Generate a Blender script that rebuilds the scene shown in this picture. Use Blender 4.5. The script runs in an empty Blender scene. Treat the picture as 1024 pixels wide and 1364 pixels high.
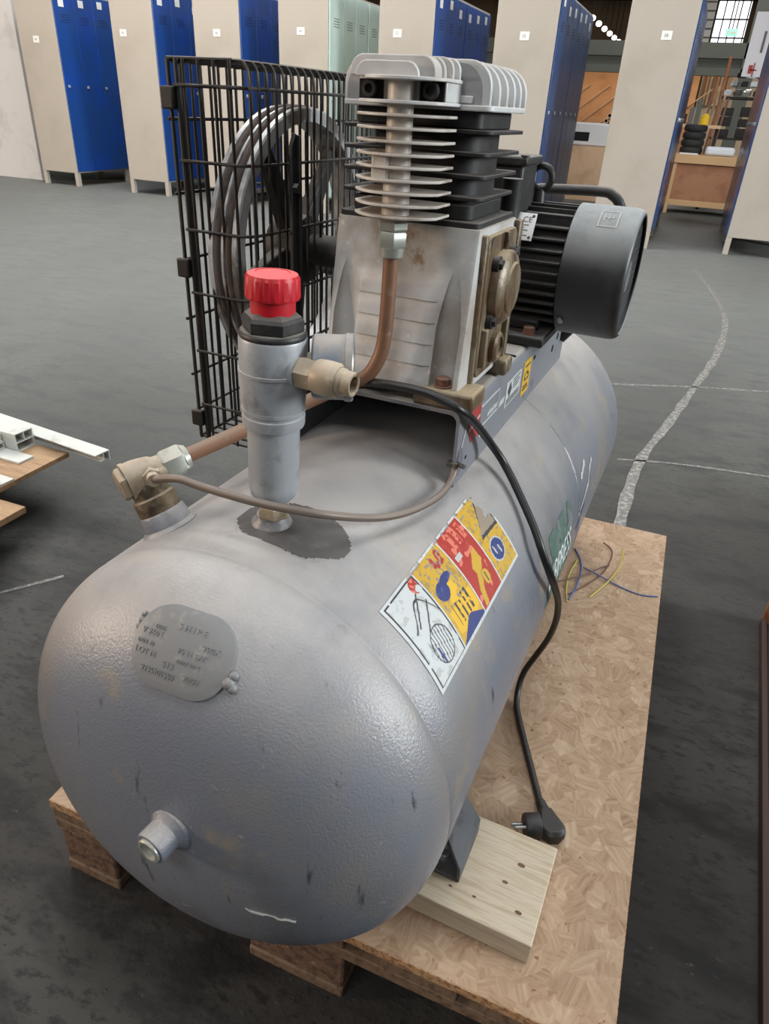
import bpy, bmesh, math, random
from mathutils import Vector, Matrix
random.seed(7)
sc = bpy.context.scene
COL = sc.collection
PI = math.pi

# ------------------------------------------------------------------ camera
cam = bpy.data.cameras.new('camera')
cam.sensor_fit = 'VERTICAL'; cam.sensor_height = 36.0
cam.lens = 36.0 * 925.6163 / 1364.0
cam.clip_start = 0.02; cam.clip_end = 200
camo = bpy.data.objects.new('camera', cam); COL.objects.link(camo)
camo.location = (0.66202, -0.44437, 1.05354)
camo.rotation_euler = (1.04172, -0.04824, 0.38744)
sc.camera = camo

# ------------------------------------------------------------------ world and light
w = bpy.data.worlds.new('hall_daylight'); sc.world = w; w.use_nodes = True
bg = w.node_tree.nodes['Background']
bg.inputs[0].default_value = (0.86, 0.93, 1.0, 1); bg.inputs[1].default_value = 0.12

def area(name, loc, target, sx, sy, power, col=(1, 1, 1)):
    l = bpy.data.lights.new(name, 'AREA'); l.shape = 'RECTANGLE'; l.size = sx; l.size_y = sy
    l.energy = power; l.color = col
    o = bpy.data.objects.new(name, l); COL.objects.link(o); o.location = loc
    o.rotation_euler = (Vector(target) - Vector(loc)).to_track_quat('-Z', 'Y').to_euler()
    return o

area('lamp_above', (-1.65, .18, 5.0), (-1.4, .25, 0), .35, .6, 32, (0.95, 0.98, 1.0))
area('fill_overhead_left', (-4.0, 4.6, 5.8), (-4.0, 4.6, 0), 4.0, 4.0, 540, (1.0, 0.985, 0.96))  # unseen fill added to brighten the floor of the left aisle
area('fill_overhead_right', (2.0, 5.6, 5.8), (2.0, 5.6, 0), 3.0, 4.0, 110, (1.0, 0.985, 0.96))  # second overhead fill, added for the floor further on at the right
area('fill_overhead', (0.9, 0.9, 5.8), (0.9, 0.9, 0), 2.0, 2.0, 115, (0.97, 0.99, 1.0))  # added fill straight above, out of view, for tank top and timbers
area('fill_overhead_far', (1.0, 17.0, 6.0), (1.0, 16.0, 0), 8.0, 8.0, 900, (1.0, 0.95, 0.88))  # broad fill added over the far hall for light and floor sheen
area('window_left_warm', (-15.0, -6.0, 4.0), (0.3, 0.0, 0.9), 1.8, 2.6, 1400, (1.0, 0.77, 0.58))
area('fill_behind', (2.0, -8.0, 5.6), (0.3, 0.3, 0.8), 5.0, 2.0, 130, (1.0, 0.98, 0.95))  # added fill behind the camera, lifts the upright front faces
area('fill_overhead_front', (-.6, -3.4, 6.0), (-.2, -1.5, 0), 2.5, 1.5, 130, (0.98, 0.99, 1.0))  # added high frontal fill, lights pump and dome more than the dome's underside
area('window_right_high', (8.3, 0.65, 5.0), (0.3, 0.3, 0.6), .8, 1.2, 130, (0.86, 0.93, 1.0))
area('window_right_low', (9.0, 2.6, 3.0), (0.3, 0.5, 0.6), 3.0, 2.2, 780, (0.93, 0.98, 1.0))

sc.view_settings.view_transform = 'Standard'; sc.view_settings.look = 'None'
sc.view_settings.gamma = 1.0; sc.view_settings.use_curve_mapping = False
sc.view_settings.exposure = 0.0

# ------------------------------------------------------------------ materials
def S(r, g=None, b=None):
    if g is None: g = b = r
    f = lambda c: (c / 255 / 12.92) if c / 255 <= 0.04045 else ((c / 255 + 0.055) / 1.055) ** 2.4
    return (f(r), f(g), f(b), 1)

MATS = {}
def mat(name, col, rough=0.6, metal=0.0, layers=(), bump=None, dust=None, spec=0.5, emit=None, coat=0, bump2=None, dr=0.85):
    """layers: (colour, scale, lo, hi, stretch xyz or None)"""
    m = bpy.data.materials.new(name); m.use_nodes = True
    nt = m.node_tree; N = nt.nodes; Lk = nt.links
    bs = N['Principled BSDF']
    bs.inputs['Roughness'].default_value = rough; bs.inputs['Metallic'].default_value = metal
    bs.inputs['Specular IOR Level'].default_value = spec
    if coat: bs.inputs['Coat Weight'].default_value = coat
    tc = N.new('ShaderNodeTexCoord')
    cur = None
    def mix(fac, a, b):
        mx = N.new('ShaderNodeMix'); mx.data_type = 'RGBA'
        Lk.new(fac, mx.inputs[0])
        for i, v in ((6, a), (7, b)):
            if isinstance(v, tuple): mx.inputs[i].default_value = v
            else: Lk.new(v, mx.inputs[i])
        return mx.outputs[2]
    def noise(scale, stretch=None, detail=5):
        nz = N.new('ShaderNodeTexNoise'); nz.inputs['Scale'].default_value = scale
        nz.inputs['Detail'].default_value = detail; nz.inputs['Roughness'].default_value = 0.6
        if stretch:
            mp = N.new('ShaderNodeMapping'); mp.inputs['Scale'].default_value = stretch
            Lk.new(tc.outputs['Object'], mp.inputs[0]); Lk.new(mp.outputs[0], nz.inputs['Vector'])
        else: Lk.new(tc.outputs['Object'], nz.inputs['Vector'])
        return nz.outputs['Fac']
    def mr(v, lo, hi, a=0, b=1):
        n = N.new('ShaderNodeMapRange'); n.inputs[1].default_value = lo; n.inputs[2].default_value = hi
        n.inputs[3].default_value = a; n.inputs[4].default_value = b
        n.interpolation_type = 'SMOOTHSTEP'; Lk.new(v, n.inputs[0]); return n.outputs[0]
    cur = col
    for (c, s, lo, hi, st) in layers:
        cur = mix(mr(noise(s, st), lo, hi), cur, c)
    if dust:
        dc, lo, hi, amt = dust
        g = N.new('ShaderNodeNewGeometry'); sx = N.new('ShaderNodeSeparateXYZ'); Lk.new(g.outputs['Normal'], sx.inputs[0])
        a = mr(sx.outputs[2], lo, hi, 0, amt)
        b = mr(noise(14), 0.25, 0.6, 0.55, 1)
        mu = N.new('ShaderNodeMath'); mu.operation = 'MULTIPLY'; Lk.new(a, mu.inputs[0]); Lk.new(b, mu.inputs[1])
        cur = mix(mu.outputs[0], cur, dc)
        rr = N.new('ShaderNodeMapRange'); rr.inputs[3].default_value = rough; rr.inputs[4].default_value = dr
        Lk.new(mu.outputs[0], rr.inputs[0]); Lk.new(rr.outputs[0], bs.inputs['Roughness'])
        if metal > 0:
            r2 = N.new('ShaderNodeMapRange'); r2.inputs[3].default_value = metal; r2.inputs[4].default_value = 0
            Lk.new(mu.outputs[0], r2.inputs[0]); Lk.new(r2.outputs[0], bs.inputs['Metallic'])
    if isinstance(cur, tuple): bs.inputs['Base Color'].default_value = cur
    else: Lk.new(cur, bs.inputs['Base Color'])
    if bump:
        h = None
        bp = N.new('ShaderNodeBump'); bp.inputs['Strength'].default_value = bump[1]; bp.inputs['Distance'].default_value = bump[2]
        Lk.new(noise(bump[0], None, 3), bp.inputs['Height'])
        if bump2:
            b2 = N.new('ShaderNodeBump'); b2.inputs['Strength'].default_value = bump2[1]; b2.inputs['Distance'].default_value = bump2[2]
            Lk.new(noise(bump2[0], None, 4), b2.inputs['Height']); Lk.new(b2.outputs[0], bp.inputs['Normal'])
        Lk.new(bp.outputs[0], bs.inputs['Normal'])
    if emit:
        bs.inputs['Emission Color'].default_value = emit[0]; bs.inputs['Emission Strength'].default_value = emit[1]
    MATS[name] = m
    return m

M_tank = mat('tank_paint', S(110, 114, 123), 0.27, 0,
    [(S(122, 119, 117), 5, 0.45, 0.7, None), (S(88, 90, 95), 3.5, 0.5, 0.7, (1, 1, .35)), (S(70, 72, 77), 46, 0.64, 0.72, (1, 1, .18)), (S(132, 124, 114), 11, 0.58, 0.7, None), (S(140, 136, 131), 70, 0.66, 0.76, None)],
    bump=(380, 0.42, 0.0016), dust=(S(166, 161, 156), 0.25, 0.97, 0.85), dr=0.46)
M_plate = mat('nameplate_paint', S(116, 116, 116), 0.5, 0, [(S(140, 136, 130), 60, 0.55, 0.75, None)], bump=(300, .2, .001))
M_frame = mat('base_frame_paint', S(118, 120, 126), 0.42, 0, [(S(88, 88, 90), 20, 0.6, 0.75, None)], dust=(S(166, 158, 148), 0.5, 0.95, 0.85))
M_frame_in = mat('frame_fitting_dark', S(60, 58, 56), 0.7, 0, [(S(90, 84, 78), 30, .5, .7, None)])
M_footp = mat('foot_dark_paint', S(70, 73, 78), 0.45, 0, [(S(50, 50, 52), 40, .5, .7, None)], dust=(S(120, 112, 104), .6, 1, .7))
M_alu = mat('cast_aluminium_dusty', S(184, 184, 182), 0.6, 0.1,
    [(S(156, 147, 137), 9, 0.42, 0.66, None), (S(132, 108, 82), 12, 0.64, 0.72, None), (S(196, 190, 180), 90, 0.62, 0.72, None)],
    bump=(220, 0.25, 0.001), dust=(S(170, 160, 146), 0.3, 0.95, 0.8))
M_oily = mat('cast_aluminium_oily', S(122, 110, 90), 0.42, 0.15,
    [(S(96, 76, 54), 26, 0.40, 0.58, (1, 1, .45)), (S(58, 42, 30), 42, 0.54, 0.66, (1, 1, .5)), (S(160, 152, 138), 70, 0.64, 0.74, None)],
    bump=(150, 0.35, 0.0015), dust=(S(176, 160, 130), 0.4, 0.95, 0.7))
M_head = mat('head_aluminium', S(198, 199, 198), 0.5, 0.15,
    [(S(176, 172, 166), 12, 0.5, 0.7, None), (S(186, 184, 180), 80, 0.6, 0.74, None)], bump=(240, 0.2, 0.001), dust=(S(150, 142, 134), 0.4, 0.95, 0.7))
M_cooler = mat('cooler_aluminium', S(196, 190, 182), 0.45, 0.1, [(S(140, 128, 114), 14, 0.5, 0.72, None)], dust=(S(172, 160, 150), 0.4, 0.95, 0.7))
M_iron = mat('black_cast_iron', S(25, 24, 24), 0.6, 0, [(S(52, 48, 45), 18, 0.5, 0.75, None)], bump=(180, .3, .001), dust=(S(120, 114, 108), 0.4, 0.95, 0.75))
M_wire = mat('blackened_wire', S(24, 22, 21), 0.5, 0.0, [(S(66, 48, 38), 9, 0.55, 0.72, None)], dust=(S(96, 86, 78), 0.5, 1.0, 0.6))
M_copper = mat('tarnished_copper', S(122, 88, 66), 0.5, 0.2, [(S(110, 82, 66), 25, 0.45, 0.65, None), (S(140, 122, 104), 40, 0.6, 0.72, None)], dust=(S(142, 126, 110), 0.4, 0.95, 0.6))
M_brass = mat('dirty_brass', S(158, 144, 122), 0.5, 0.25, [(S(96, 78, 56), 40, 0.5, 0.66, None), (S(176, 164, 140), 90, 0.58, 0.7, None)], bump=(260, .25, .0008), dust=(S(180, 166, 148), 0.35, 0.95, 0.7))
M_brassold = mat('oily_brass', S(112, 98, 76), 0.55, 0.3, [(S(62, 50, 38), 45, 0.45, 0.62, None), (S(150, 134, 112), 60, 0.6, 0.72, None)], bump=(200, .35, .0012), dust=(S(176, 160, 142), 0.55, 0.98, 0.8))
M_zinc = mat('zinc_plated_nut', S(168, 172, 164), 0.38, 0.6, [(S(130, 128, 116), 50, 0.55, 0.7, None)], dust=(S(180, 170, 158), 0.5, 0.98, 0.6))
M_reg = mat('regulator_grey_cast', S(158, 162, 166), 0.42, 0.2, [(S(122, 124, 126), 25, 0.5, 0.7, None), (S(172, 168, 162), 60, 0.64, 0.74, None)], bump=(300, .15, .0006), dust=(S(166, 158, 150), 0.4, 0.95, 0.7))
M_red = mat('red_plastic', S(186, 22, 36), 0.45, 0, [(S(178, 22, 34), 40, .5, .7, None)], dust=(S(206, 96, 96), 0.5, 0.98, 0.7))
M_blackp = mat('black_plastic', S(34, 33, 33), 0.5, 0, [(S(52, 50, 48), 40, 0.5, 0.7, None)], dust=(S(128, 122, 116), 0.5, 0.98, 0.8))
M_cord = mat('black_rubber_cord', S(22, 21, 22), 0.42, 0, [(S(44, 42, 40), 60, 0.55, 0.7, None)], dust=(S(70, 66, 62), 0.6, 1.0, 0.5))
M_motor = mat('motor_black_paint', S(26, 26, 27), 0.45, 0, [(S(48, 46, 44), 30, 0.55, 0.72, None)], dust=(S(128, 124, 118), 0.55, 0.98, 0.6))
M_cowl = mat('fan_cowl_grey_black', S(38, 39, 41), 0.42, 0, [(S(54, 54, 56), 9, 0.42, 0.62, None), (S(28, 28, 31), 16, 0.6, 0.7, None)], dust=(S(158, 162, 162), 0.15, 0.9, 0.85))
M_pulley = mat('machined_cast_flywheel', S(184, 185, 186), 0.42, 0.3, [(S(96, 88, 80), 14, 0.5, 0.7, None)])
M_belt = mat('rubber_belt_brown_dust', S(66, 54, 48), 0.8, 0, [(S(90, 76, 68), 30, .5, .7, None)])
M_steel = mat('bolt_steel', S(150, 152, 154), 0.35, 0.7, [(S(110, 106, 100), 60, .5, .7, None)])
M_rust = mat('rusty_bolt', S(128, 88, 72), 0.6, 0.2, [(S(96, 62, 48), 60, .45, .65, None)], dust=(S(170, 140, 124), 0.6, 1, 0.5))
M_darkhole = mat('dark_hole', S(14, 13, 12), 0.9)
M_white = mat('sticker_white', S(184, 188, 188), 0.45, 0, [(S(160, 164, 166), 120, 0.55, 0.7, None), (S(120, 122, 124), 30, 0.66, 0.76, None)])
M_syel = mat('sticker_yellow', S(184, 148, 52), 0.45, 0, [(S(152, 124, 60), 70, 0.52, 0.68, None), (S(150, 124, 76), 30, 0.6, 0.7, None)])
M_syelb = mat('sticker_bright_yellow', S(206, 164, 44), 0.45)
M_sred = mat('sticker_red', S(156, 52, 44), 0.45, 0, [(S(164, 70, 62), 60, 0.55, 0.7, None)])
M_sblue = mat('sticker_blue', S(48, 58, 108), 0.45, 0, [(S(74, 84, 130), 60, 0.55, 0.7, None)])
M_sdark = mat('sticker_print_dark', S(58, 54, 56), 0.5)
M_sgrey = mat('sticker_worn_grey', S(134, 120, 104), 0.6, 0, [(S(160, 140, 100), 60, .5, .7, None)])
M_spink = mat('sticker_worn_pink', S(196, 110, 92), 0.5)
M_green = mat('logo_green', S(70, 96, 85), 0.5, 0, [(S(104, 112, 110), 26, 0.42, 0.6, None)])
M_letter = mat('logo_white_letter', S(196, 206, 202), 0.5)
M_scuff = mat('scuff_mark_pale', S(168, 168, 164), 0.8)
M_stain = mat('oil_stain_dust', S(84, 80, 78), 0.75, 0, [(S(96, 92, 88), 60, .5, .7, None)])
M_wood = mat('pale_timber', S(188, 175, 153), 0.7, 0, [(S(174, 156, 130), 9, 0.45, 0.65, (1.2, 14, 14)), (S(166, 148, 124), 30, 0.5, 0.7, (.6, 20, 20)), (S(120, 88, 62), 34, 0.72, 0.78, None)], bump=(90, .2, .001))
M_pallet = mat('weathered_pallet_wood', S(112, 90, 70), 0.8, 0, [(S(82, 64, 50), 10, 0.45, 0.65, (8, 1, 8)), (S(60, 48, 40), 60, 0.62, 0.74, None)], bump=(90, .4, .002))
M_chip = mat('pallet_block_chipwood', S(104, 78, 60), 0.85, 0, [(S(76, 54, 40), 60, 0.45, 0.6, None), (S(140, 108, 82), 90, 0.6, 0.7, None), (S(56, 42, 34), 24, 0.66, 0.72, None)], bump=(120, .6, .003))
M_ply = mat('plywood_sheet', S(170, 138, 104), 0.7, 0, [(S(148, 118, 88), 6, 0.45, 0.65, (1, 9, 4)), (S(184, 156, 124), 40, .6, .7, None)])
M_plyedge = mat('plywood_edge', S(128, 98, 74), 0.8)
M_pvc = mat('white_pvc', S(204, 206, 200), 0.4, 0, [(S(186, 184, 172), 20, 0.55, 0.7, None)])
M_cream = mat('locker_cream', S(172, 165, 155), 0.5, 0, [(S(164, 157, 146), 1.5, 0.45, 0.65, None), (S(170, 160, 146), 14, 0.72, 0.78, None)])
M_blue = mat('locker_blue', S(22, 68, 138), 0.35, 0, [(S(18, 68, 158), 3, 0.45, 0.65, None)])
M_bluefade = mat('locker_blue_faded', S(44, 74, 128), 0.28, 0, [(S(60, 88, 136), 3, 0.45, 0.65, None)])
M_mint = mat('locker_pale_mint', S(198, 220, 212), 0.4, 0, [(S(190, 212, 204), 3, .45, .65, None)])
M_paper = mat('white_paper_label', S(232, 232, 228), 0.6)
M_ink = mat('label_ink', S(96, 92, 92), 0.6)
M_handle = mat('locker_latch_metal', S(200, 202, 204), 0.3, 0.6)
M_panelwhite = mat('white_wall_panel', S(206, 206, 206), 0.6, 0, [(S(190, 190, 190), 4, .5, .7, None)])
M_dark = mat('dark_void_steel', S(34, 31, 30), 0.7, 0, [(S(50, 44, 40), 12, .5, .7, None)])
M_redwood = mat('orange_brown_wood', S(166, 108, 68), 0.6, 0, [(S(138, 86, 54), 8, .45, .65, (8, 1, 8))])
M_orange = mat('orange_timber_wall', S(212, 150, 98), 0.6, 0, [(S(200, 136, 82), 5, .45, .65, None)])
M_carton = mat('cardboard_tan', S(206, 172, 140), 0.8, 0, [(S(190, 156, 124), 4, .5, .7, None)])
M_bench = mat('bench_panel_brown', S(172, 122, 90), 0.7, 0, [(S(156, 106, 76), 5, .45, .65, None)])
M_benchedge = mat('bench_edge_pine', S(208, 168, 124), 0.7)
M_tyre = mat('black_tyre_rubber', S(30, 29, 29), 0.7)
M_beam = mat('grey_green_beam', S(84, 90, 84), 0.6)
M_roof = mat('roof_dark', S(58, 52, 48), 0.8, 0, [(S(74, 66, 60), 2, .5, .7, None)])
M_cream2 = mat('far_wall_cream', S(196, 178, 152), 0.8)
M_glow = mat('lamp_glow', S(255), 0.5, emit=((1, 0.94, 0.82, 1), 7))
M_sky = mat('skylight_glass_glow', S(230, 236, 240), 0.5, emit=((0.95, 0.98, 1, 1), 1.6))
M_exit = mat('exit_sign_green', S(120, 220, 170), 0.5, emit=((0.35, 0.95, 0.65, 1), 0.9))
M_bag = mat('white_plastic_bag', S(212, 218, 226), 0.4)
M_yellow = mat('yellow_plastic', S(224, 186, 44), 0.4)
M_gaugeglass = mat('gauge_face', S(214, 220, 220), 0.2)
M_gauge = mat('gauge_blue_grey_case', S(98, 106, 116), 0.4, 0.3, [(S(140, 136, 130), 40, 0.45, 0.65, None)], dust=(S(156, 148, 140), 0.5, 0.98, 0.7))
M_blued = mat('wire_blue', S(78, 98, 150), 0.5)
M_brownw = mat('wire_brown', S(88, 58, 46), 0.5)
M_yg = mat('wire_yellow_green', S(176, 168, 72), 0.5)

def osb_material():
    m = bpy.data.materials.new('osb_strands'); m.use_nodes = True
    nt = m.node_tree; N = nt.nodes; Lk = nt.links; bs = N['Principled BSDF']
    bs.inputs['Roughness'].default_value = 0.7; bs.inputs['Specular IOR Level'].default_value = 0.3
    tc = N.new('ShaderNodeTexCoord')
    def layer(scale, off):
        mp = N.new('ShaderNodeMapping'); mp.inputs['Location'].default_value = (off, off * 1.7, 0)
        Lk.new(tc.outputs['Object'], mp.inputs[0])
        dn = N.new('ShaderNodeTexNoise'); dn.inputs['Scale'].default_value = 18
        Lk.new(mp.outputs[0], dn.inputs['Vector'])
        mx = N.new('ShaderNodeMix'); mx.data_type = 'VECTOR'; mx.inputs[0].default_value = 0.02
        Lk.new(mp.outputs[0], mx.inputs[4]); Lk.new(dn.outputs['Color'], mx.inputs[5])
        vo = N.new('ShaderNodeTexVoronoi'); vo.inputs['Scale'].default_value = scale; vo.voronoi_dimensions = '2D'
        Lk.new(mx.outputs[1], vo.inputs['Vector'])
        sp = N.new('ShaderNodeSeparateColor'); Lk.new(vo.outputs['Color'], sp.inputs[0])
        an = N.new('ShaderNodeMath'); an.operation = 'MULTIPLY'; an.inputs[1].default_value = 3.2
        Lk.new(sp.outputs[0], an.inputs[0])
        rt = N.new('ShaderNodeVectorRotate'); rt.rotation_type = 'Z_AXIS'
        Lk.new(mp.outputs[0], rt.inputs['Vector']); Lk.new(an.outputs[0], rt.inputs['Angle'])
        m2 = N.new('ShaderNodeMapping'); m2.inputs['Scale'].default_value = (24, 210, 1); Lk.new(rt.outputs[0], m2.inputs[0])
        nz = N.new('ShaderNodeTexNoise'); nz.inputs['Scale'].default_value = 1; nz.inputs['Detail'].default_value = 4
        Lk.new(m2.outputs[0], nz.inputs['Vector'])
        # strand tone = cell tone + grain
        ad = N.new('ShaderNodeMath'); ad.operation = 'MULTIPLY_ADD'; ad.inputs[1].default_value = 0.74
        Lk.new(nz.outputs['Fac'], ad.inputs[0])
        ms = N.new('ShaderNodeMath'); ms.operation = 'MULTIPLY'; ms.inputs[1].default_value = 0.26; Lk.new(sp.outputs[1], ms.inputs[0])
        Lk.new(ms.outputs[0], ad.inputs[2])
        return ad.outputs[0]
    a = layer(26, 0.0); b = layer(54, 3.3)
    mk = N.new('ShaderNodeTexNoise'); mk.inputs['Scale'].default_value = 26; Lk.new(tc.outputs['Object'], mk.inputs['Vector'])
    st = N.new('ShaderNodeMapRange'); st.inputs[1].default_value = 0.46; st.inputs[2].default_value = 0.54; Lk.new(mk.outputs['Fac'], st.inputs[0])
    mx = N.new('ShaderNodeMix'); Lk.new(st.outputs[0], mx.inputs[0]); Lk.new(a, mx.inputs[2]); Lk.new(b, mx.inputs[3])
    cr = N.new('ShaderNodeValToRGB'); Lk.new(mx.outputs[0], cr.inputs[0])
    e = cr.color_ramp.elements
    e[0].position = 0.18; e[0].color = S(112, 86, 64); e[1].position = 0.8; e[1].color = S(186, 163, 138)
    for p_, c_ in ((0.34, S(148, 121, 97)), (0.52, S(162, 137, 112)), (0.66, S(174, 150, 125))):
        q = e.new(p_); q.color = c_
    # darker flecks
    fl = N.new('ShaderNodeTexNoise'); fl.inputs['Scale'].default_value = 85; fl.inputs['Detail'].default_value = 3
    Lk.new(tc.outputs['Object'], fl.inputs['Vector'])
    fm = N.new('ShaderNodeMapRange'); fm.inputs[1].default_value = 0.68; fm.inputs[2].default_value = 0.76; Lk.new(fl.outputs['Fac'], fm.inputs[0])
    m3 = N.new('ShaderNodeMix'); m3.data_type = 'RGBA'; Lk.new(fm.outputs[0], m3.inputs[0]); Lk.new(cr.outputs[0], m3.inputs[6]); m3.inputs[7].default_value = S(120, 86, 62)
    Lk.new(m3.outputs[2], bs.inputs['Base Color'])
    bp = N.new('ShaderNodeBump'); bp.inputs['Strength'].default_value = 0.35; bp.inputs['Distance'].default_value = 0.002
    Lk.new(mx.outputs[0], bp.inputs['Height']); Lk.new(bp.outputs[0], bs.inputs['Normal'])
    return m
M_osb = osb_material()
M_osbedge = mat('osb_edge', S(176, 138, 100), 0.8, 0, [(S(128, 94, 66), 120, .45, .6, None)])

def floor_material():
    m = mat('asphalt_floor', S(46, 43, 40), 0.62, 0,
        layers=[(S(60, 58, 55), 1.1, 0.4, 0.65, None), (S(30, 28, 27), 5, 0.46, 0.66, (1, 2.2, 1)), (S(36, 33, 31), 30, 0.5, 0.66, (1, 2, 1)), (S(74, 72, 69), 55, 0.64, 0.74, (1, 2, 1)),
         (S(28, 27, 26), 48, 0.62, 0.70, (1, 2.2, 1)), (S(130, 127, 122), 90, 0.72, 0.77, None)],
        bump=(85, 0.4, 0.004), bump2=(16, .2, .01), spec=0.22)
    # colour gradient painted in for the light falloff: paler further on, partly dusty wear
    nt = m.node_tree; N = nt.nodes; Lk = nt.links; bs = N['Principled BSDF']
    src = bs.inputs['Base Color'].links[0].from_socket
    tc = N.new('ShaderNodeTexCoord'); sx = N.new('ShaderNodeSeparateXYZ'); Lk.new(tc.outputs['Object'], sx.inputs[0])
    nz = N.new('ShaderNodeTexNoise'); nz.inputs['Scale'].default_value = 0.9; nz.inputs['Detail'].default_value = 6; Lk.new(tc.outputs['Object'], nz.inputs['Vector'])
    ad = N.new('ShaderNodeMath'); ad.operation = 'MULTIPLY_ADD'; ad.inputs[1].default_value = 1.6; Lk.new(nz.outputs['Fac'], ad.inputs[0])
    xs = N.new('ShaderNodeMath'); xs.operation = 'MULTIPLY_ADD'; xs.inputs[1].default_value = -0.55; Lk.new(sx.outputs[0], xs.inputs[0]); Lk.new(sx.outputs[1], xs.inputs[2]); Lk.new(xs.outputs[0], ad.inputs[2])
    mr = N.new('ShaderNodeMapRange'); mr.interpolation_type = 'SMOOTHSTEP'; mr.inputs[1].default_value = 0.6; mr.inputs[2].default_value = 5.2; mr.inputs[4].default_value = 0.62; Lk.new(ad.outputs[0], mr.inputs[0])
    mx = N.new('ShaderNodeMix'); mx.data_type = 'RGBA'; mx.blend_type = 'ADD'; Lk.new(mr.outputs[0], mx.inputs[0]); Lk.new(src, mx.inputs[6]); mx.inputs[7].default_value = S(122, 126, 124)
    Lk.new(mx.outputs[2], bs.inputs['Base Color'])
    return m
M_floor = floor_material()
M_line = mat('faded_chalk_line', S(146, 145, 141), 0.8, 0, [(S(104, 102, 98), 60, 0.36, 0.56, None)])

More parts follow.
